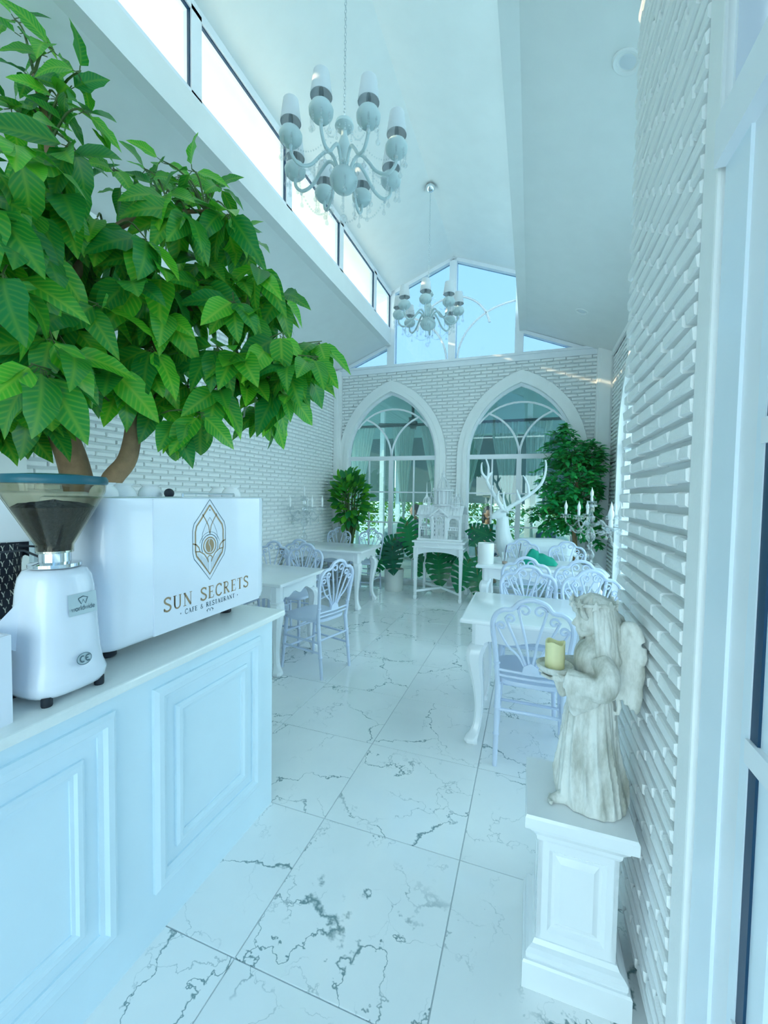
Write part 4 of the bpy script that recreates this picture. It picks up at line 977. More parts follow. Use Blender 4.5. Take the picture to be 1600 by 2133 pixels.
# ---------------------------------------------------------------- crystal candelabra
def make_candelabra():
    t = thing('candelabra', 'x', 'candelabra', (0, 0, 0), 0, 'crystal candelabra')
    MB().lathe([(.085, 0), (.088, .006), (.07, .016), (.03, .028), (.022, .05), (.030, .068), (.046, .09), (.048, .11), (.030, .14), (.018, .16), (.022, .185), (.034, .20), (.022, .215), (.020, .24), (.046, .27), (.052, .30), (.036, .35), (.020, .385), (.018, .40)], 12).build('column', 'crystal', t, False)
    MB().lathe([(.02, .395), (.05, .402), (.082, .425), (.088, .44), (.07, .446), (.02, .45)], 20).build('hub_bowl', 'crystal', t, True)
    MB().lathe([(.02, .45), (.038, .47), (.040, .50), (.022, .52), (.018, .54), (.030, .56), (.030, .60), (.022, .635)], 12).build('finial_column', 'crystal', t)
    def candle(parent, x, y, z):
        MB().lathe([(.012, -.012), (.03, -.004), (.048, .008), (.050, .014), (.046, .014), (.012, .006)], 16, (x, y, z)).build('drip_dish', 'crystal', parent, True)
        MB().lathe([(.013, .006), (.013, .052), (.010, .055)], 12, (x, y, z)).build('candle_sleeve', 'bulb_white', parent, True)
        MB().lathe([(.009, .055), (.013, .066), (.0175, .085), (.016, .105), (.008, .128), (.0035, .145), (.001, .158)], 14, (x, y, z)).build('flame_bulb', 'bulb_white', parent, True)
    d = MB()
    for k in range(5):
        a = math.radians(20 + 72 * k); c, s = math.cos(a), math.sin(a); P = lambda r, z: (r * c, r * s, z)
        m = MB(); m.tube(spline([P(.07, .43), P(.105, .465), P(.135, .445), P(.17, .405), P(.215, .405), P(.245, .44), P(.25, .50)], 5), .0085, 7); arm = m.build('arm', 'crystal', t, True)
        candle(arm, .25 * c, .25 * s, .512)
        for j in range(6):
            b = j * PI / 3; drop(d, (.25 * c + .046 * math.cos(b), .25 * s + .046 * math.sin(b), .52), 1, .005, .009)
        drop(d, P(.20, .40), 4, .008, .016)
        a2 = math.radians(20 + 72 * (k + 1)); swag(d, P(.20, .40), (.06 * math.cos(a), .06 * math.sin(a), .39), .07, 9, .008); swag(d, P(.20, .40), (.20 * math.cos(a2), .20 * math.sin(a2), .40), .06, 16, .007)
    fin = MB().lathe([(.022, .632), (.04, .636), (.022, .642)], 12).build('finial_cap', 'crystal', t, True)
    candle(fin, 0, 0, .655)
    for j in range(8):
        b = j * PI / 4; drop(d, (.046 * math.cos(b), .046 * math.sin(b), .66), 2, .005, .010)
    tag(d.build('crystal_drops', 'crystal', t, True), kind='stuff')
    return t
cn0 = make_candelabra()
cn0.location = (.605, 4.80, .752); cn0['label'] = 'crystal candelabra on the drinks table before the ficus'
dup(cn0, (.70, 2.86, .752), .55, 'crystal candelabra mostly hidden behind the brick pier')
dup(cn0, (-2.95, 5.02, .752), .3, 'crystal candelabra on the far left table against the brick wall')
pb = MB(); pb.box(-.07, .07, -.035, .035, 0, .035, None, .004)
tag(pb.build('tray_box', 'label_grey', None, False, (-2.80, 4.90, .752), .2), 'small grey box at the foot of the left candelabra', 'box')
# ---------------------------------------------------------------- stand and castle birdcage
st = thing('cage_stand', 'slim white wooden stand under the castle birdcage', 'stand', (-1.175, 5.84, 0))
SW, SD = .315, .27
MB().box(-SW - .05, SW + .05, -SD - .04, SD + .04, .800, .826, None, .005).build('top_board', 'table_white', st)
MB().box(-SW - .02, SW + .02, -SD - .015, SD + .015, .745, .800).build('drawer_box', 'table_white', st)
MB().lathe([(.004, 0), (.010, -.004), (.010, -.010), (.003, -.014)], 10, (0, 0, 0), Matrix.Translation((0, -SD - .013, .772)) @ Matrix.Rotation(PI / 2, 4, 'X') @ Matrix.Scale(-1, 4, (0, 0, 1))).build('knob', 'table_white', st, True)
MB().box(-SW - .045, SW + .045, -SD - .035, SD + .035, .728, .745, None, .004).build('moulding', 'table_white', st)
ap = [(-1, 0), (-1, -.11)] + [(-.86 + 1.72 * k / 20, -.055 - .045 * abs(-1 + k / 10) ** 2.5) for k in range(21)] + [(1, -.11), (1, 0)]
MB().prism([(u * SW, .730 + v) for u, v in ap], 'y', -SD, -SD + .018).build('apron', 'table_white', st)
for sx in (-1, 1):
    MB().prism([(u * SD, .730 + v) for u, v in ap], 'x', sx * SW - .009, sx * SW + .009).build('apron', 'table_white', st)
    for sy in (-1, 1):
        g = MB(); g.rings([[(sx * SW + h * a, sy * SD + h * b, z) for a, b in ((-1, -1), (1, -1), (1, 1), (-1, 1))] for z, h in ((0, .016), (.02, .022), (.05, .022), (.055, .017), (.30, .020), (.58, .024), (.60, .029), (.73, .029))]); g.build('leg', 'table_white', st)
for sx in (-1, 1):
    for sy in (-1, 1): MB().bar((sx * SW, sy * SD, .115), (0, 0, .135), .03, .03).build('stretcher', 'table_white', st)

cg = thing('castle_birdcage', 'white wooden birdcage shaped like a domed castle with spires', 'birdcage', (-1.175, 5.84, .826))
CW, CD, CHh = .285, .20, .365
MB().box(-CW - .03, CW + .03, -CD - .04, CD + .03, 0, .03, None, .004).build('base', 'wire_white', cg)
def post_(x, y, z0, z1, r, name='post'): MB().box(x - r, x + r, y - r, y + r, z0, z1).build(name, 'wire_white', cg)
for sx in (-1, 1):
    for sy in (-1, 1): post_(sx * CW, sy * CD, .03, CHh, .013)
    post_(sx * .105, -CD, .03, CHh, .010); post_(sx * CW * .99, -CD - .03, .03, .30, .010, 'column')
wm = MB()
def wires(p, q, n, z0, z1):
    p, q = Vector(p), Vector(q)
    for k in range(1, n):
        c = p.lerp(q, k / n); wm.tube([(c.x, c.y, z0), (c.x, c.y, z1)], .0020, 4)
    for z in (z0 + (z1 - z0) * .33, z0 + (z1 - z0) * .66): wm.tube([(p.x, p.y, z), (q.x, q.y, z)], .0022, 4)
for sx in (-1, 1):
    wires((sx * .115, -CD, 0), (sx * CW, -CD, 0), 8, .03, .30); wires((sx * CW, -CD, 0), (sx * CW, CD, 0), 8, .03, CHh)
wires((-CW, CD, 0), (CW, CD, 0), 12, .03, CHh); wires((-.1, -CD - .045, 0), (.1, -CD - .045, 0), 12, .03, .34)
tag(wm.build('cage_wires', 'wire_white', cg), kind='stuff')
for sx in (-1, 1):   # upper wall panel with an arched opening, balustrade rail
    MB().prism([(sx * .10, .20), (sx * .135, .20), (sx * .135, .26)] + [(sx * (.195 - .06 * math.cos(math.radians(a))), .26 + .055 * math.sin(math.radians(a))) for a in range(0, 181, 20)] + [(sx * .255, .20), (sx * CW, .20), (sx * CW, CHh), (sx * .10, CHh)], 'y', -CD - .008, -CD + .004).build('wall_panel', 'wire_white', cg)
    MB().box(sx * .10, sx * CW, -CD - .02, -CD + .004, .188, .200).build('rail', 'wire_white', cg); MB().box(sx * .10, sx * CW, -CD - .02, -CD + .004, .150, .160).build('rail', 'wire_white', cg)
    for k in range(5): MB().box(sx * (.125 + .032 * k) - .007, sx * (.125 + .032 * k) + .007, -CD - .015, -CD - .003, .16, .188).build('baluster', 'wire_white', cg)
# gabled porch in front
py_ = -CD - .05
pw = MB()
for yy in (py_ + .022, py_ + .030):
    pw.holed([(-.105, .03), (.105, .03), (.105, .34), (0, .43), (-.105, .34)], [[(.024 * math.cos(-2 * PI * k / 20), .125 + .054 * math.sin(-2 * PI * k / 20)) for k in range(20)], [(-.042, .226), (-.042, .282), (.042, .282), (.042, .226)], [(.034 * math.cos(math.radians(a)), .305 + .034 * math.sin(math.radians(a))) for a in range(180, -1, -20)], [(.050, .305), (.046, .33), (.085, .33), (.085, .305)], [(-.085, .305), (-.085, .33), (-.046, .33), (-.050, .305)]], 'y', yy)
pw.build('porch_wall', 'wire_white', cg)
for sx in (-1, 1):
    MB().box(sx * .080, sx * .108, py_, py_ + .05, .03, .345).build('porch_post', 'wire_white', cg)
    MB().bar((0, py_ + .02, .445), (sx * .135, py_ + .02, .340), .07, .022).build('porch_roof', 'wire_white', cg)
    for z in (.07, .13, .19, .25): MB().box(sx * .058, sx * .066, py_ + .018, py_ + .024, z, z + .03).build('porch_block', 'grey_print', cg)
dr = MB(); ol = [(.036 * math.cos(2 * PI * k / 24), .125 + .070 * math.sin(2 * PI * k / 24)) for k in range(24)]; il = [(.022 * math.cos(2 * PI * k / 24), .125 + .052 * math.sin(2 * PI * k / 24)) for k in range(24)]
dr.add([(u, py_ + .01, v) for u, v in ol + il] , [(k, (k + 1) % 24, (k + 1) % 24 + 24, k + 24) for k in range(24)]); door_ = dr.build('cage_door', 'wire_white', cg)
MB().box(-.05, .05, py_ + .012, py_ + .02, .03, .06).build('door_step', 'wire_white', cg)
MB().tube([(u, py_ + .01, v) for u, v in arc(0, .30, .042, 0, 180, 12)], .010, 6).build('arch_trim', 'wire_white', cg, True)
MB().box(-.045, .045, py_ + .01, py_ + .02, .205, .222).build('lintel', 'wire_white', cg); MB().box(-.045, .045, py_ + .01, py_ + .02, .285, .30).build('lintel', 'wire_white', cg)
# roof with planks, spires and dome
for sy in (-1, 1):
    for k in range(14):
        x = -CW - .035 + (2 * CW + .07) * k / 14; w = (2 * CW + .07) / 14 - .003
        q = MB(); q.prism([(sy * (CD + .045), CHh - .01), (sy * .10, CHh + .115), (sy * .10, CHh + .125), (sy * (CD + .045), CHh + .002)], 'x', x, x + w); q.build('roof_plank', 'wire_white', cg)
MB().box(-CW - .03, CW + .03, -.11, .11, CHh + .105, CHh + .125).build('roof_deck', 'wire_white', cg)
def spire(x, y, z0, r, h, tip, n=8):
    s = MB()
    for k in range(n):
        a = 2 * PI * k / n; c, q = math.cos(a), math.sin(a)
        s.tube(spline([(x + r * c, y + r * q, z0), (x + r * c, y + r * q, z0 + h * .55), (x + r * .85 * c, y + r * .85 * q, z0 + h * .78), (x + r * .2 * c, y + r * .2 * q, z0 + h)], 3), .0042, 4)
    for zz in (0, .3, .56): s.tube([(x + r * math.cos(t), y + r * math.sin(t), z0 + h * zz) for t in [2 * PI * k / 12 for k in range(13)]], .005, 4, False)
    o = s.build('tower', 'wire_white', cg); MB().lathe([(.016, h - .004), (.020, h + .006), (.010, h + .016), (.013, h + .026), (.006, h + .05), (.001, h + tip)], 10, (x, y, z0)).build('spire', 'wire_white', o, True)
for sx in (-1, 1):
    for sy in (-1, 1): spire(sx * .205, sy * .14, CHh + .03, .052, .225, .19)
dz = CHh + .125
MB().lathe([(.155, 0), (.155, .012), (.14, .018)], 28, (0, 0, dz)).build('drum_base', 'wire_white', cg, True)
for k in range(14):
    a = 2 * PI * k / 14; MB().lathe([(.010, 0), (.0075, .015), (.0065, .17), (.010, .185)], 8, (.125 * math.cos(a), .125 * math.sin(a), dz + .018)).build('drum_column', 'wire_white', cg, True)
MB().lathe([(.10, 0), (.10, .18)], 20, (0, 0, dz + .018), None, False).build('drum_core', 'wire_white', cg, True)
MB().lathe([(.140, .0), (.152, .006), (.152, .02), (.142, .026)], 28, (0, 0, dz + .20)).build('drum_cornice', 'wire_white', cg, True)
for k in range(18):
    a = 2 * PI * k / 18; MB().box(-.006, .006, -.006, .006, 0, .022, Matrix.Translation((.142 * math.cos(a), .142 * math.sin(a), dz + .225))).build('parapet_block', 'wire_white', cg)
dm = MB()
for k in range(12):
    a = 2 * PI * k / 12; c, q = math.cos(a), math.sin(a)
    dm.tube(spline([(.095 * c, .095 * q, dz + .225), (.092 * c, .092 * q, dz + .275), (.072 * c, .072 * q, dz + .33), (.036 * c, .036 * q, dz + .375), (.026 * c, .026 * q, dz + .40)], 3), .0045, 5)
dm.build('dome_ribs', 'wire_white', cg, True)
MB().lathe([(.030, .395), (.034, .402), (.026, .408), (.026, .44), (.034, .446), (.022, .455), (.012, .475), (.005, .50), (.001, .56)], 12, (0, 0, dz)).build('lantern', 'wire_white', cg, True)

# ---------------------------------------------------------------- white deer statue
de = thing('deer_statue', 'tall glossy white deer statue with wide antlers behind the drinks table', 'statue', (.0, 5.66, 0))
b = MB()
b.tube(spline([(-.22, 0, .72), (-.08, 0, .76), (.12, 0, .775), (.30, 0, .79), (.44, 0, .77), (.50, 0, .73)], 4), lerpl([.13, .165, .155, .145, .14, .09], 4), 16)      # trunk
b.tube(spline([(-.20, 0, .66), (-.285, 0, .80), (-.325, -.01, .95), (-.335, -.03, 1.10), (-.33, -.04, 1.20)], 4), lerpl([.15, .125, .098, .082, .070], 4), 16)      # neck
b.tube(spline([(-.315, -.035, 1.225), (-.37, -.06, 1.225), (-.42, -.085, 1.205), (-.455, -.10, 1.190)], 4), lerpl([.078, .068, .050, .036], 4), 14)                     # head
b.ball((-.455, -.10, 1.187), .037, 10, 8)
for sy in (-1, 1):
    yy = sy * .085
    b.tube([(-.18, yy, .70), (-.17, yy, .45), (-.145, yy, .38), (-.135, yy, .18), (-.14, yy, .06), (-.155, yy, 0)], [.07, .042, .036, .024, .024, .034], 10)
    b.tube([(.42, yy, .74), (.40, yy, .56), (.45, yy, .46), (.515, yy, .36), (.485, yy, .18), (.475, yy, .06), (.46, yy, 0)], [.10, .085, .05, .034, .024, .024, .034], 10)
b.tube([(.51, 0, .76), (.57, 0, .72), (.58, 0, .66)], [.03, .028, .012], 8)
b.tube(spline([(-.30, .03, 1.255), (-.26, .07, 1.275), (-.205, .13, 1.27), (-.17, .16, 1.255)], 3), lerpl([.022, .034, .028, .006], 3), 10, True, None, .45)
b.tube(spline([(-.335, -.09, 1.25), (-.31, -.14, 1.265), (-.27, -.19, 1.255), (-.25, -.22, 1.24)], 3), lerpl([.022, .032, .026, .006], 3), 10, True, None, .45)
fused(b, .010, 'body', 'deer_white', de, 3)
for name, pts, tines in (
    ('left', [(-.335, -.05, 1.27), (-.38, -.05, 1.36), (-.47, -.05, 1.50), (-.545, -.05, 1.65), (-.535, -.05, 1.72), (-.535, -.05, 1.84), (-.57, -.05, 1.95)],
     [[(-.385, -.05, 1.37), (-.405, -.08, 1.46), (-.385, -.10, 1.53)], [(-.45, -.05, 1.47), (-.475, -.08, 1.54), (-.465, -.10, 1.60)], [(-.55, -.05, 1.68), (-.61, -.08, 1.76), (-.62, -.09, 1.86), (-.61, -.1, 1.90)], [(-.54, -.05, 1.70), (-.50, -.02, 1.76), (-.48, 0, 1.78)]]),
    ('right', [(-.30, .0, 1.275), (-.22, .0, 1.34), (-.10, .0, 1.42), (.02, .0, 1.51), (.12, .0, 1.62), (.165, .0, 1.74), (.175, .0, 1.86), (.165, .0, 1.93)],
     [[(-.30, 0, 1.28), (-.325, -.03, 1.38), (-.335, -.04, 1.46), (-.325, -.05, 1.52)], [(-.12, 0, 1.41), (-.155, -.03, 1.49), (-.17, -.04, 1.55)], [(-.02, 0, 1.49), (-.035, -.03, 1.60), (-.075, -.04, 1.70), (-.10, -.05, 1.73)]])):
    a = MB(); S_ = spline(pts, 5); n_ = len(S_); a.tube(S_, [.032 - .022 * k / n_ for k in range(n_)], 10)
    for t_ in tines:
        q = spline(t_, 5); a.tube(q, [.022 - .016 * k / len(q) for k in range(len(q))], 8)
    me = remesh(a, .006, 2); me.materials.clear(); me.materials.append(M['deer_white']); me.polygons.foreach_set('use_smooth', [True] * len(me.polygons)); link('antler', me, de)
for p in ((-.385, -.105, 1.235), (-.40, -.03, 1.235)): MB().ball(p, .009, 8, 6).build('eye', 'deer_white', de, 2)
# ---------------------------------------------------------------- leaves
def leaf_mb(Wf, droop, fold, n=6, rv=0.0, wave=0.0):
    """unit-length blade along +y; Wf(t) half width; mid column lower than the edges (fold); tip bends down (droop)"""
    m = MB()
    for i in range(n + 1):
        t = i / n; w = Wf(t); z = -droop * t * t; y = t * (1 - .25 * droop * t)
        for u in (-1, 0, 1):
            m.v.append((u * w, y, z + fold * w * abs(u) + wave * math.sin(t * 14 + u) * abs(u) * w)); m.lc.append((u * w, t, rv))
    for i in range(n):
        for k in (0, 1): a = i * 3 + k; m.f.append((a, a + 1, a + 4, a + 3))
    return m
def frame_to(p, d, up, s):
    d = Vector(d).normalized(); x = d.cross(Vector(up)); x = x.normalized() if x.length > 1e-4 else d.orthogonal().normalized(); z = x.cross(d)
    return Matrix(((x.x * s, d.x * s, z.x * s, p[0]), (x.y * s, d.y * s, z.y * s, p[1]), (x.z * s, d.z * s, z.z * s, p[2]), (0, 0, 0, 1)))
def foliage(parent, variants, mt, mats, singles):
    """mats: list of matrices in the plant's space, best seen first"""
    mes = [v.mesh('leaf', mt, 2) for v in variants]; rest = MB()
    for i, m4 in enumerate(mats):
        k = i % len(variants)
        if i < singles: o = link('leaf', mes[k], parent); o.matrix_local = m4
        else:
            rv = rnd.random(); rest.add(variants[k].v, variants[k].f, m4); rest.lc += [(a, b, rv) for a, b, c in variants[k].lc]
    if rest.v: tag(rest.build('foliage', mt, parent, 2), kind='stuff')
ovate = lambda t: .262 * (math.sin(PI * min(1, t ** .72)) ** .8 if 0 < t < 1 else 0) * (1 - .25 * t) + .001
BL = [leaf_mb(ovate, d, f, 7, r, w) for d, f, r, w in ((.25, .25, .0, .1), (.4, .15, .13, .15), (.15, .35, .31, .05), (.55, .2, .47, .1), (.3, .1, .62, .2))]
# ---------------------------------------------------------------- large broad-leaved tree behind the counter
TIPS = [(-2.33,1.47,2.49),(-1.88,1.37,2.3),(-2.26,1.1,1.93),(-1.91,1.24,2.71),(-1.52,2.07,2.77),(-1.73,1.77,3.15),(-1.84,1.87,2.06),(-1.82,1.6,2.18),(-1.55,1.88,2.49),(-1.63,1.86,2.02),(-1.89,1.42,2.04),(-2.11,1.19,2.74),(-1.69,1.7,2.87),(-1.76,1.52,2.65),(-1.49,2.27,2.69),(-1.74,1.98,3.21),(-1.68,2.28,2.72),(-1.81,1.21,2.87),(-2.05,1.08,1.96),(-2.0,1.54,3.05),(-1.82,1.21,2.01),(-1.95,2.23,3.2),(-1.93,1.16,2.45),(-1.82,1.48,2.45),(-1.85,1.91,2.54),(-1.8,1.65,2.38),(-2.13,1.67,2.27),(-2.13,1.05,2.18),(-1.64,1.85,2.25),(-1.65,1.77,1.87),(-2.29,1.46,2.61),(-1.95,1.42,2.73),(-2.3,1.56,2.79),(-2.1,1.31,2.95),(-2.19,1.95,3.32),(-1.59,2.07,2.14),(-1.94,1.15,2.6),(-1.57,2.05,2.48),(-2.24,1.74,2.83),(-2.44,1.18,1.82),(-1.78,1.88,2.64),(-1.39,2.11,2.39),(-2.45,1.2,2.1),(-2.38,1.71,3.19),(-2.03,1.81,2.14),(-1.77,1.03,1.92),(-1.34,2.11,2.19),(-1.83,0.94,2.45),(-1.88,0.97,2.64),(-1.74,0.98,2.66),(-1.74,0.93,2.19),(-1.74,2.19,3.04),(-2.25,1.84,3.17),(-1.88,0.99,2.33),(-2.51,1.36,2.4),(-1.7,2.09,2.74),(-2.35,1.49,2.39),(-2.24,1.88,2.49),(-2.27,1.86,2.15),(-1.81,1.13,2.05),(-2.11,1.03,2.5),(-2.01,1.83,3.31),(-2.5,1.36,1.95),(-1.56,1.92,2.24),(-1.99,1.33,2.2),(-2.07,2.01,2.37),(-1.79,1.58,2.58),(-1.93,1.72,1.93),(-2.01,1.16,2.35),(-2.2,1.61,2.56),(-2.11,2.04,3.31),(-1.99,0.98,2.58),(-2.39,1.35,3.7),(-2.06,1.31,3.41),(-1.83,1.27,3.21),(-2.12,1.25,3.26),(-2.02,1.3,3.18),(-2.23,1.23,3.14),(-1.87,1.32,3.11),(-2.27,1.35,3.15),(-1.29,2.4,2.43),(-1.39,2.38,2.27),(-1.36,2.18,2.04),(-1.64,2.32,1.99),(-1.22,2.23,2.27),(-1.98,1.7,3.16),(-2.03,1.97,3.33),(-1.89,2.05,3.24),(-1.59,1.9,2.97),(-1.82,1.69,2.99),(-1.82,2.26,3.1),(-2.26,1.24,1.86),(-2.44,1.31,2.02),(-1.69,2.4,2.77),(-1.82,1.93,2.8)]
tr = thing('potted_tree', 'large broad-leaved green tree rising behind the espresso machine', 'tree', (-2.15, 1.52, 0))
T0 = Vector((-2.15, 1.52, 0))
def rel(P): return [tuple(Vector(p) - T0) for p in P]
MB().lathe([(.17, 0), (.18, .02), (.22, .36), (.235, .38), (.235, .42), (.215, .42), (.20, .36), (.01, .35)], 32).build('pot', 'pot_white', tr, True)
MB().lathe([(.20, .352), (.12, .366), (.001, .37)], 20).build('soil', 'soil', tr, True)
LIMB = [[(-2.15, 1.52, .34), (-2.13, 1.51, .85), (-2.17, 1.51, 1.25), (-2.25, 1.50, 1.57), (-2.29, 1.48, 1.72), (-2.31, 1.46, 1.85), (-2.24, 1.40, 2.21), (-2.15, 1.35, 2.62), (-2.08, 1.30, 3.0), (-2.14, 1.28, 3.3)],
        [(-2.13, 1.51, .95), (-2.10, 1.53, 1.30), (-2.06, 1.55, 1.49), (-2.01, 1.60, 1.60), (-1.99, 1.62, 1.71), (-1.99, 1.65, 1.89), (-1.95, 1.75, 2.30), (-1.80, 1.90, 2.5), (-1.60, 2.05, 2.55)],
        [(-2.22, 1.39, 2.30), (-2.05, 1.48, 2.65), (-1.87, 1.60, 2.83), (-1.71, 1.85, 2.98)], [(-2.29, 1.44, 1.95), (-2.1, 1.25, 2.15), (-1.95, 1.1, 2.3)], [(-1.99, 1.65, 1.9), (-1.85, 1.85, 2.0), (-1.62, 2.0, 2.12)]]
RD = [(.085, .075, .072, .070, .066, .060, .042, .030, .020, .010), (.06, .055, .05, .046, .042, .036, .028, .020, .010), (.028, .022, .016, .008), (.026, .018, .008), (.024, .016, .008)]
limb_pts = []
for i, (P, r) in enumerate(zip(LIMB, RD)):
    S_ = spline(rel(P), 5); MB().tube(S_, lerpl(r, 5), 12).build('trunk' if i < 2 else 'branch', 'bark', tr, True)
    limb_pts += [p for p in S_ if p.z + 0 > 1.75]
tw = MB(); mats = []
camv = Vector((0, 0, CAMH)) - T0
for tp in TIPS:
    p = Vector(tp) - T0; q = min(limb_pts, key=lambda a: (a - p).length + .6 * max(0, a.z - p.z + .1))
    md = (q + p) / 2 + Vector((0, 0, .06)); tw.tube(spline([q, md, p], 4), [.007 - .0005 * k for k in range(9)], 5)
    out = Vector((p.x - (-.02), p.y - .05, 0)); a0 = rnd.random() * 6.3
    n_ = rnd.choice((9, 10, 11)) if tp[2] < 3.05 else 6
    for k in range(n_):
        a = a0 + k * 2.4; h = rnd.uniform(-.05, .10)
        back = p.lerp(q, rnd.uniform(0, .55) if k > 3 else rnd.uniform(0, .08))
        d = Vector((math.cos(a) * rnd.uniform(.5, 1.0), math.sin(a) * rnd.uniform(.5, 1.0) - .12, rnd.uniform(-1.25, -.05) if tp[2] < 3.05 else rnd.uniform(-.6, .45)))
        sz = rnd.uniform(.21, .30) if tp[2] < 3.05 else rnd.uniform(.14, .19)
        b = back + d.normalized() * .025; tw.tube([back, b], .0022, 4)
        face = Vector((rnd.uniform(-.5, .5), rnd.uniform(-.5, .5), .8)) + (camv - p).normalized() * .8
        mats.append(frame_to(b, d, face, sz))
tag(tw.build('twigs', 'twig', tr, True), kind='stuff')
mats.sort(key=lambda m: (m.translation - camv).length)
foliage(tr, BL, 'leaf_big', mats, 300)
# ---------------------------------------------------------------- weeping ficus in the far right corner
fc = thing('ficus_tree', 'bushy small-leaved ficus in the far right corner', 'tree', (.58, 6.06, 0))
MB().lathe([(.15, 0), (.16, .02), (.19, .33), (.20, .36), (.18, .36), (.17, .31), (.01, .30)], 28).build('pot', 'pot_white', fc, True); MB().lathe([(.17, .312), (.001, .32)], 16).build('soil', 'soil', fc)
tk = [(0, 0, .30), (.01, .01, .7), (-.02, 0, 1.1), (.0, .01, 1.6), (-.03, 0, 2.1)]
MB().tube(spline(tk, 4), lerpl([.035, .03, .028, .02, .008], 4), 10).build('trunk', 'bark', fc, True)
FV = [leaf_mb(lambda t: .24 * math.sin(PI * min(1, max(0, t)) ** .9) ** .8 + .001 if 0 < t < 1 else .001, d, f, 3, r) for d, f, r in ((.2, .2, .0), (.4, .15, .3), (.1, .3, .6))]
mats = []; tw = MB()
# lobes: centre, radii
for (cx, cy, cz, rx, ry, rz, n_) in ((-.02, 0, 1.72, .40, .30, .42, 34), (.15, -.02, 1.60, .33, .28, .40, 26), (-.22, -.05, 1.35, .30, .26, .34, 24), (.02, -.05, 1.20, .34, .26, .25, 20), (-.10, 0, 2.15, .24, .2, .26, 14), (.05, 0, 2.0, .36, .25, .25, 18), (.25, .0, 1.95, .20, .2, .2, 8), (-.09, 0, 2.38, .10, .1, .16, 5), (.30, -.1, .98, .12, .12, .16, 4)):
    cx -= .05; rx *= 1.06; rz *= 1.05
    for k in range(int(n_ * 1.7)):
        while True:
            v = Vector((rnd.uniform(-1, 1), rnd.uniform(-1, 1), rnd.uniform(-1, 1)))
            if .25 < v.length < 1: break
        v = v.normalized() * (v.length ** .5)
        e = Vector((min(cx + v.x * rx, .27), min(cy + v.y * ry, .17), cz + v.z * rz)); s = Vector((cx * .5, cy, cz - .15)).lerp(e, .25)
        dr_ = (e - s); e2 = e + Vector((v.x * .06, v.y * .06, -.05)); S_ = spline([s, s.lerp(e, .6) + Vector((0, 0, .05)), e, e2], 3); tw.tube(S_, .0022, 4)
        for j in range(10):
            p = Vector(S_[min(len(S_) - 1, 3 + j * 7 // 10)]); a = j * 2.5 + k
            d = Vector((math.cos(a), math.sin(a), rnd.uniform(-.7, .25))) + dr_.normalized() * .6
            mats.append(frame_to(p, d, (rnd.uniform(-.3, .3), -.5, 1), rnd.uniform(.08, .12)))
tag(tw.build('twigs', 'twig', fc), kind='stuff')
mats = [m for m in mats if m.translation.x + .58 < XR - .13 and m.translation.y + 6.06 < YB - .13]
mats.sort(key=lambda m: m.translation.y); foliage(fc, FV, 'leaf_ficus', mats, 300)
# ---------------------------------------------------------------- rubber plant in the far left corner
rb = thing('rubber_plant', 'rounded glossy rubber plant in the far left corner', 'plant', (-2.72, 6.07, 0))
MB().lathe([(.14, 0), (.15, .02), (.17, .30), (.18, .33), (.16, .33), (.15, .28), (.01, .27)], 24).build('pot', 'pot_white', rb, True); MB().lathe([(.15, .285), (.001, .29)], 16).build('soil', 'soil', rb)
RV = [leaf_mb(lambda t: .27 * math.sin(PI * t) ** .6 + .001 if 0 < t < 1 else .001, d, f, 4, r) for d, f, r in ((.1, .25, .0), (.3, .2, .3), (.2, .3, .6))]
mats = []
for i in range(9):
    a = i * 2.4; e = (.20 * math.cos(a) * (.4 + .6 * (i % 3) / 2), .13 * math.sin(a), 1.35 + .10 * (i % 4)); MB().tube(spline([(0, 0, .28), (e[0] * .3, e[1] * .3, .8), e], 4), [.014] * 8 + [.006], 7).build('stem', 'twig', rb, True)
for k in range(300):
    z = 1 - 2 * (k + .5) / 300; r = math.sqrt(1 - z * z); a = k * 2.39996
    v = Vector((r * math.cos(a), r * math.sin(a), z)); f = rnd.uniform(.45, .92)
    p = Vector((v.x * .30 * f, v.y * .21 * f - .02, 1.37 + v.z * .47 * f)); d = v + Vector((rnd.uniform(-.4, .4), rnd.uniform(-.4, .4), rnd.uniform(.0, .8)))
    mats.append(frame_to(p, d, (rnd.uniform(-.4, .4), -.6, .9), rnd.uniform(.13, .18)))
mats = [m for m in mats if (m @ Vector((0, 1, 0))).y + 6.07 < YB - .08 and (m @ Vector((0, 1, 0))).x - 2.72 > XL + .05]
mats.sort(key=lambda m: m.translation.y); foliage(rb, RV, 'leaf_rubber', mats, 300)
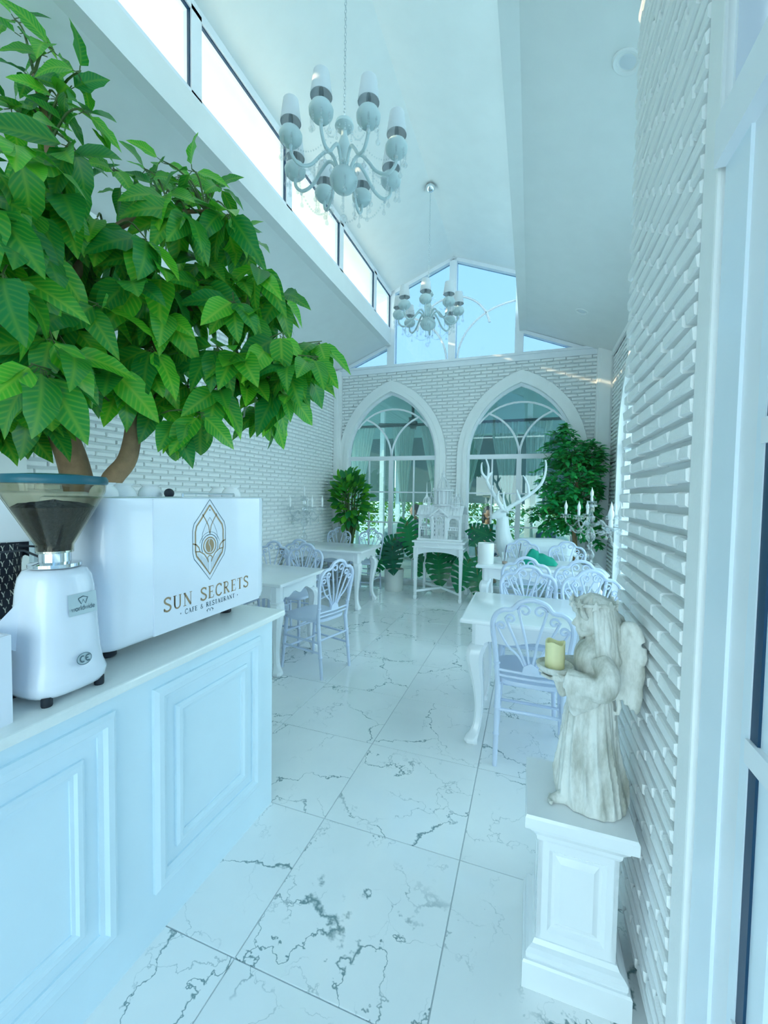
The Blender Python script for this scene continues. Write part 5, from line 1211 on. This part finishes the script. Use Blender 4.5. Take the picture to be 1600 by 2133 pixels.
# ---------------------------------------------------------------- monsteras
def monstera_mb(rv, droop):
    """heart-shaped blade cut into ribs from the midrib"""
    m = MB()
    def zz(x, y): return -droop * (y * y) - .25 * abs(x) ** 1.6 + .10 * abs(x)
    def hw(t): return .46 * (math.sin(PI * (t * .90 + .10)) ** .75) if t < 1 else 0
    nl = 7
    for s in (-1, 1):
        for i in range(nl):
            t0, t1 = i / nl, (i + .72) / nl if i < nl - 1 else 1.0
            rowa, rowb = [], []
            for q in range(5):
                f = q / 4
                gap0 = 0 if f < .35 else (f - .35) * .03
                ya = -.08 + 1.0 * (t0 + (0 if f >= .4 else 0)); yb = -.08 + 1.0 * ((i + 1) / nl if f < .34 else t1)
                sw = -.16 * f + .14 * f * f * (i / nl) + (.05 * f)
                for row, yy, tt in ((rowa, ya, t0), (rowb, yb, t1)):
                    w = hw(min(.999, max(.02, tt))) * f * (.94 if f == 1 else 1); y = yy + (.22 * f * (tt - .45)) - .10 * f * (1 - tt)
                    row.append((s * w, y))
            o = len(m.v)
            for row in (rowa, rowb):
                for x, y in row: m.v.append((x, y, zz(x, y))); m.lc.append((x, y, rv))
            for q in range(4): m.f.append((o + q, o + q + 1, o + 5 + q + 1, o + 5 + q))
    return m
MV = [monstera_mb(.0, .25), monstera_mb(.35, .4), monstera_mb(.6, .15)]
def monstera(loc, label, leaves, potr=.148, poth=.33, mt='pot_white'):
    t = thing('monstera_plant', label, 'plant', loc, 0, 'potted monsteras')
    MB().lathe([(potr * .92, 0), (potr * .95, .012), (potr * .97, poth * .14), (potr * .95, poth * .16), (potr, poth - .03), (potr * 1.04, poth - .02), (potr * 1.04, poth), (potr * .95, poth), (potr * .9, poth - .05), (.01, poth - .06)], 32).build('pot', mt, t, True)
    MB().lathe([(potr * .93, poth - .05), (.001, poth - .03)], 20).build('soil', 'soil', t)
    for i, (x, y, z, dx, dy, dz_, s) in enumerate(leaves):
        d = Vector((dx, dy, dz_)).normalized(); base = Vector((x, y, z)) - d * s * .42
        MB().tube(spline([(.02 * math.cos(i), .02 * math.sin(i), poth - .04), Vector((0, 0, poth)).lerp(base, .5) + Vector((0, 0, .10)), base + Vector((0, 0, .02)), base + d * .04], 4), [.009] * 8 + [.006] * 5, 6).build('leaf_stalk', 'twig', t, True)
        o = link('leaf', MV[i % 3].mesh('leaf', 'leaf_monstera', 2) if i < 3 else t['_m%d' % (i % 3)], t) if False else link('leaf', MM[i % 3], t)
        o.matrix_local = frame_to(base, d, (-.15 * x, -.9, .55), s)
    return t
MM = [v.mesh('leaf', 'leaf_monstera', 2) for v in MV]
monstera((-1.935, 5.97, 0), 'potted monstera in a white pot left of the birdcage stand', [(.02, -.16, .52, .15, -.5, -.75, .40), (-.22, -.10, .46, -.5, -.4, -.6, .40), (.22, .02, .86, .25, -.3, -.85, .44), (.30, .08, .62, .5, -.2, -.5, .34), (-.10, -.05, .70, -.4, -.3, -.3, .34)])
monstera((-1.28, 6.17, 0), 'potted monstera standing behind the birdcage stand legs', [(.02, -.14, .40, .15, -.45, -.85, .48), (-.26, -.06, .42, -.3, -.3, -.8, .34), (.16, -.02, .56, .6, -.3, -.2, .30)], .12, .24)
monstera((-.62, 5.72, 0), 'potted monstera half hidden by the drinks table', [(-.20, -.14, .42, -.30, -.45, -.8, .44), (.02, -.18, .30, .3, -.4, -.85, .38), (.02, -.05, .92, -.55, -.4, -.35, .36), (-.02, -.02, .98, .7, -.3, -.15, .30)], .12, .26)
# ---------------------------------------------------------------- ground and veranda beyond the back windows
gd = MB(); gd.box(-40, 40, -40, 60, -.14, -.085); struct(gd.build('ground', 'concrete'))
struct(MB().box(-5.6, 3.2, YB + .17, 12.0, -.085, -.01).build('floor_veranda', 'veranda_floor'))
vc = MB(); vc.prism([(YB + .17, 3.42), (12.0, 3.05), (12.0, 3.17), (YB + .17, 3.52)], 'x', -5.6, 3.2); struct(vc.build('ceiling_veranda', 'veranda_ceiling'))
for i, (x, l) in enumerate(((-4.35, 'white veranda post far left beyond the glass'), (-3.10, 'white veranda post seen through the left arched window'), (-.05, 'white veranda post behind the right arched window'), (1.6, 'white veranda post beyond the ficus'))):
    tag(MB().box(-.05, .05, -.05, .05, -.01, 3.27, None, .006).build('veranda_post', 'white_frame', None, False, (x, 8.62 , 0)), l, 'post', 'veranda posts')
for x in (-5.5, -3.6, -1.7, .2, 2.1): struct(MB().box(x - .06, x + .06, 11.3, 11.42, -.01, 3.1).build('column', 'white_frame'))
for i, x in enumerate((-4.55, -2.65, -.75, 1.15)):
    b = thing('roller_blind', ['half-lowered dark roller blind, leftmost on the veranda', 'half-lowered dark roller blind, second from the left on the veranda', 'half-lowered dark roller blind, third from the left on the veranda', 'half-lowered dark roller blind, rightmost on the veranda'][i], 'blind', (x, 11.25, 0), 0, 'roller blinds on the veranda')
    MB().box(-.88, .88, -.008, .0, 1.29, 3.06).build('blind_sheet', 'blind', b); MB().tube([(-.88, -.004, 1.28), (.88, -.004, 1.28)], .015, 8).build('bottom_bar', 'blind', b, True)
# hedge: clumped leaves over an earth bank, in full sun
hd = MB(); HV = [leaf_mb(lambda t: .22 * math.sin(PI * t) + .001 if 0 < t < 1 else .001, .2, .2, 2, 0)][0]
for k in range(5200):
    x = rnd.uniform(-6.5, 3.5); y = 12.5 + rnd.uniform(0, .9); zt = 1.55 + .25 * noise.noise((x * .9, 3, 0)) + .2 * noise.noise((x * 3, 1, 0)); z = -.05 + rnd.uniform(.0, 1) ** .6 * zt
    rv = rnd.random(); hd.add(HV.v, HV.f, frame_to((x, y, z), (rnd.uniform(-1, 1), rnd.uniform(-1, .2), rnd.uniform(-.3, 1)), (0, -.6, 1), rnd.uniform(.12, .26))); hd.lc += [(a, b, rv) for a, b, c in HV.lc]
tag(hd.build('hedge', 'leaf_hedge', None, 2), 'sunlit green hedge beyond the veranda blinds', 'hedge', None, 'stuff')
# sheer curtains gathered by ties
def curtain(x, y, wt, label, ztop=2.92, ztie=1.12, lean=0.0):
    t = thing('sheer_curtain', label, 'curtain', (x, y, 0), 0, 'sheer tied curtains on the veranda'); m = MB(); nu, nv = 44, 22
    for j in range(nv + 1):
        z = ztop + (0.02 - ztop) * j / nv
        f = abs(z - ztie) / (ztop - ztie) if z > ztie else min(1, (ztie - z) / 1.1) * .35
        w = .04 + (wt - .04) * f ** .85 if z > ztie else .04 + wt * .4 * f
        for i in range(nu + 1):
            u = i / nu; m.v.append((lean * (1 - f) + (u - .5) * w, .028 * math.sin(u * 2 * PI * 9) * (.35 + .65 * min(1, w / wt)) + .012 * math.sin(u * 31 + z * 2), z))
    for j in range(nv):
        for i in range(nu): a = j * (nu + 1) + i; m.f.append((a, a + 1, a + nu + 2, a + nu + 1))
    m.build('drape', 'curtain_sheer', t, 2)
    MB().tube([(lean + .034 * math.cos(a), .034 * math.sin(a), ztie) for a in [2 * PI * k / 10 for k in range(11)]], .012, 6).build('tie', 'curtain_sheer', t, True)
    return t
for x, w, ln, l in ((-3.55, .62, -.12, 'sheer tied curtain behind the rubber plant, leftmost'), (-2.60, .52, .03, 'sheer curtain gathered to a point in the left window, middle of three'), (-1.98, .52, .16, 'sheer tied curtain beside the castle spires'), (-1.12, .52, -.18, 'sheer tied curtain at the left side of the deer window'), (-.52, .55, .10, 'sheer tied curtain behind the deer antlers'), (.12, .5, -.1, 'sheer tied curtain behind the ficus crown')):
    curtain(x, 8.52, w, l, lean=ln)
struct(MB().box(-5.6, 3.2, 8.5, 8.56, 2.92, 2.97).build('curtain_rail', 'fan_dark'))
# ceiling fan on the veranda
fn = thing('ceiling_fan', 'dark ceiling fan on the veranda seen through the left window', 'fan', (-2.25, 8.0, 3.34))
MB().lathe([(.03, 0), (.03, -.40), (.09, -.42), (.10, -.50), (.05, -.54)], 16).build('motor', 'fan_dark', fn, True)
for k in range(4):
    MB().box(.08, .68, -.06, .06, -.475, -.465, Matrix.Rotation(.25 + k * PI / 2, 4, 'Z')).build('blade', 'fan_dark', fn)
# low sofas and a fretwork railing
def sofa(x, y, rz, label):
    t = thing('lounge_sofa', label, 'sofa', (x, y, -.01), rz, 'pale veranda sofas')
    MB().box(-.55, .55, -.36, .36, .12, .42, None, .06).build('seat', 'sofa_fabric', t, True)
    bk = MB(); rs = []
    for k in range(13):
        u = -1 + k / 6; h = .86 - .20 * abs(u) ** 2.5; rs.append([(u * .58, .30, .12), (u * .58, .42, .12), (u * .58, .44, h - .05), (u * .58, .40, h), (u * .58, .33, h), (u * .58, .28, h - .06)])
    bk.rings(rs); bk.build('backrest', 'sofa_fabric', t, True)
    for sx in (-1, 1): MB().box(sx * .50, sx * .62, -.36, .40, .12, .58, None, .04).build('armrest', 'sofa_fabric', t, True)
    for sx in (-1, 1):
        for sy in (-1, 1): MB().lathe([(.02, 0), (.03, .12)], 10, (sx * .5, sy * .3, 0)).build('leg', 'fan_dark', t)
    MB().box(-.22, .18, .10, .24, .44, .74, Matrix.Rotation(-.12, 4, 'X'), .05).build('cushion', 'cushion_navy', t, True)
sofa(-2.75, 9.25, .15, 'pale rounded veranda sofa behind the left window'); sofa(-1.15, 9.1, -.1, 'pale veranda sofa between the two arched windows'); sofa(.35, 9.25, 0, 'pale veranda sofa behind the deer statue')
rl = thing('fret_railing', 'white railing of interlaced rings on the veranda', 'railing', (-1.2, 10.3, -.01))
for z in (.60, .96): MB().box(-3.2, 3.2, -.015, .015, z - .015, z + .015).build('rail', 'white_frame', rl)
for k in range(22):
    x = -3.08 + k * .293; MB().tube([(x + .175 * math.cos(a), 0, .78 + .175 * math.sin(a)) for a in [2 * PI * j / 16 for j in range(17)]], .011, 5, False).build('ring', 'white_frame', rl, True)
for k in range(8): MB().box(-3.2 + k * .914 - .015, -3.2 + k * .914 + .015, -.015, .015, 0, .96).build('baluster', 'white_frame', rl)

# ---------------------------------------------------------------- people
def person(loc, rz, label, pose, shirt, hair_long=False, hat=False, pattern=False):
    """one continuous body; clothing and hair are children; faces local +y"""
    t = thing('person', label, 'person', loc, rz); hip = .46 if pose == 'sit' else .92
    b = MB(); sz = hip + .02
    sh = sz + .46; hd_ = sz + .70
    b.tube([(0, 0, sz), (0, -.02, sz + .25), (0, -.01, sh - .02)], [.13, .14, .10], 14); b.tube([(0, -.01, sh - .04), (0, .01, sh + .10)], [.06, .052], 12)
    b.ball((0, .02, hd_ - .02), .085, 16, 12, (.86, 1.0, 1.22)); b.ball((0, .055, hd_ - .085), .045, 12, 8, (1, 1, .9))
    b.tube([(0, .095, hd_ - .01), (0, .118, hd_ - .04), (0, .10, hd_ - .05)], [.010, .014, .010], 8)
    for s in (-1, 1):
        b.ball((s * .078, .015, hd_ - .03), .018, 8, 6, (.5, .8, 1.3)); b.ball((s * .032, .088, hd_ - .012), .011, 8, 6)
        if pose == 'sit':
            b.tube(spline([(s * .10, 0, sz), (s * .12, .22, sz + .02), (s * .12, .43, sz + .01), (s * .12, .46, sz - .06), (s * .12, .44, sz - .30), (s * .12, .43, .06)], 3), lerpl([.10, .085, .068, .064, .052, .038], 3), 12)
            b.tube([(s * .12, .40, .04), (s * .12, .50, .035), (s * .12, .58, .025)], [.04, .042, .028], 10)
            arm = [(s * .17, -.01, sh - .05), (s * .22, .02, sh - .22), (s * .21, .10, sh - .30), (s * .12, .26, sh - .24)]
        else:
            b.tube(spline([(s * .09, 0, hip), (s * .10, .01, .5), (s * .10, -.01, .08)], 4), lerpl([.10, .07, .042], 4), 12); b.tube([(s * .10, -.04, .04), (s * .10, .08, .04), (s * .10, .17, .03)], [.04, .042, .028], 10)
            arm = [(s * .18, -.01, sh - .05), (s * .24, .0, sh - .26), (s * .24, .06, sh - .34), (s * .16, .24, sh - .32)]
        b.tube(spline(arm, 4), lerpl([.05, .042, .040, .030], 4), 10)
        e = Vector(arm[-1]); b.ball(e + Vector((-s * .01, .045, 0)), .034, 10, 6, (.8, 1.2, .5))
        for j in range(4): b.tube([e + Vector((s * (-.03 + .018 * j), .075, 0)), e + Vector((s * (-.035 + .018 * j), .105, -.006)), e + Vector((s * (-.036 + .017 * j), .125 - .006 * abs(j - 1.5), -.022))], [.009, .0085, .007], 6)
        b.tube([e + Vector((-s * .035, .03, .0)), e + Vector((-s * .055, .06, .004)), e + Vector((-s * .055, .085, -.004))], [.010, .009, .007], 6)
    fused(b, .009, 'body', 'skin', t, 3)
    c = MB(); c.tube([(0, 0, sz - .06), (0, -.02, sz + .10), (0, -.02, sz + .28), (0, -.01, sh - .03), (0, 0, sh + .03)], [.155, .155, .162, .135, .068], 16)
    for s in (-1, 1): c.tube([(s * .08, -.01, sh - .035), (s * .17, -.01, sh - .06), (s * .215, .01, sh - .19), (s * .228, .02, sh - .25)], [.07, .068, .060, .056], 12)
    sm = fused(c, .010, 'shirt', shirt, t, 4)
    p = MB()
    for s in (-1, 1):
        if pose == 'sit': p.tube(spline([(s * .09, -.02, sz), (s * .12, .22, sz + .02), (s * .12, .43, sz + .01), (s * .12, .47, sz - .06), (s * .12, .45, sz - .30), (s * .12, .44, .10)], 3), lerpl([.125, .10, .082, .078, .066, .055], 3), 12)
        else: p.tube([(s * .085, 0, hip + .03), (s * .10, .01, .5), (s * .10, -.01, .09)], [.115, .088, .062], 12)
    fused(p, .011, 'trousers', 'denim', t, 3)
    h = MB(); h.ball((0, -.004, hd_ + .012), .092, 16, 12, (.95, 1.05, 1.10)); h.ball((0, -.05, hd_ - .04), .075, 12, 8, (1.05, .8, 1.2))
    if hair_long: h.tube([(0, -.06, hd_ - .02), (0, -.085, hd_ - .16), (0, -.09, hd_ - .30)], [.085, .08, .05], 12)
    me = remesh(h, .008, 2); me.materials.clear(); me.materials.append(M['hair_dark'])
    bm = bmesh.new(); bm.from_mesh(me)
    bmesh.ops.delete(bm, geom=[v for v in bm.verts if v.co.y > .045 and v.co.z < hd_ + .035], context='VERTS'); bm.to_mesh(me); bm.free()
    me.polygons.foreach_set('use_smooth', [True] * len(me.polygons)); link('hair', me, t)
    if hat: MB().lathe([(.17, -.01), (.172, -.004), (.10, .004), (.10, .07), (.08, .095), (.001, .10)], 28, (0, .0, hd_ + .055)).build('hat', 'shirt_black', t, True)
    return t, sm, sz, sh
person((-2.20, 8.12, -.01), 2.0, 'seated person with dark hair and dark top on the veranda, left of the castle', 'sit', 'cushion_navy')
person((-.72, 7.72, -.01), -2.6, 'seated person with dark hair and white top seen behind the deer', 'sit', 'shirt_white', True)
bt, sm, sz, sh = person((-2.25, 1.08, 0), -1.9, 'person in a black monogram-print shirt standing behind the counter at left edge', 'stand', 'shirt_black')
# printed monogram letters wrapped over the shirt
dg = bpy.context.evaluated_depsgraph_get(); dg.update()
pr3 = MB(); shirt = sm
for row in range(17):
    for col in range(26):
        a = col / 26 * 2 * PI + (row % 2) * PI / 26; z = sz - .04 + row * .033
        dirv = Vector((math.cos(a), math.sin(a), 0)); ok, hit, nrm, _ = shirt.ray_cast(Vector((0, -.01, z)) + dirv * .6, -dirv)
        if not ok: continue
        tx = Vector((-nrm.y, nrm.x, 0)).normalized(); up_ = nrm.cross(tx)
        if up_.z < 0: up_ = -up_
        tx = up_.cross(nrm)
        f_ = lambda u, v, hit=hit, tx=tx, up_=up_, nrm=nrm: tuple(hit + nrm * .0025 + tx * (u - .009) + up_ * (v - .011))
        text(pr3, 'NY'[(row + col) % 2], .024, f_, bold=1.5)
tag(pr3.build('monogram_print', 'print_cream', shirt), kind='stuff')

# ---------------------------------------------------------------- outside the glazed door
up = thing('garden_urn', 'white garden urn outside the glass door', 'planter', (.95, .55, -.085))
MB().lathe([(.16, 0), (.16, .05), (.09, .09), (.08, .16), (.20, .26), (.26, .40), (.28, .52), (.30, .53), (.30, .56), (.25, .56), (.22, .45), (.01, .44)], 28).build('urn', 'ceramic_white', up, True)
sh_ = MB()
for k in range(260):
    v = Vector((rnd.gauss(0, 1), rnd.gauss(0, 1), rnd.gauss(0, 1))).normalized() * rnd.uniform(.6, 1); rv = rnd.random()
    sh_.add(HV.v, HV.f, frame_to((v.x * .24, v.y * .24, .74 + v.z * .22), v, (0, 0, 1), rnd.uniform(.08, .14))); sh_.lc += [(a, b, rv) for a, b, c in HV.lc]
tag(sh_.build('foliage', 'leaf_ficus', up, 2), kind='stuff')
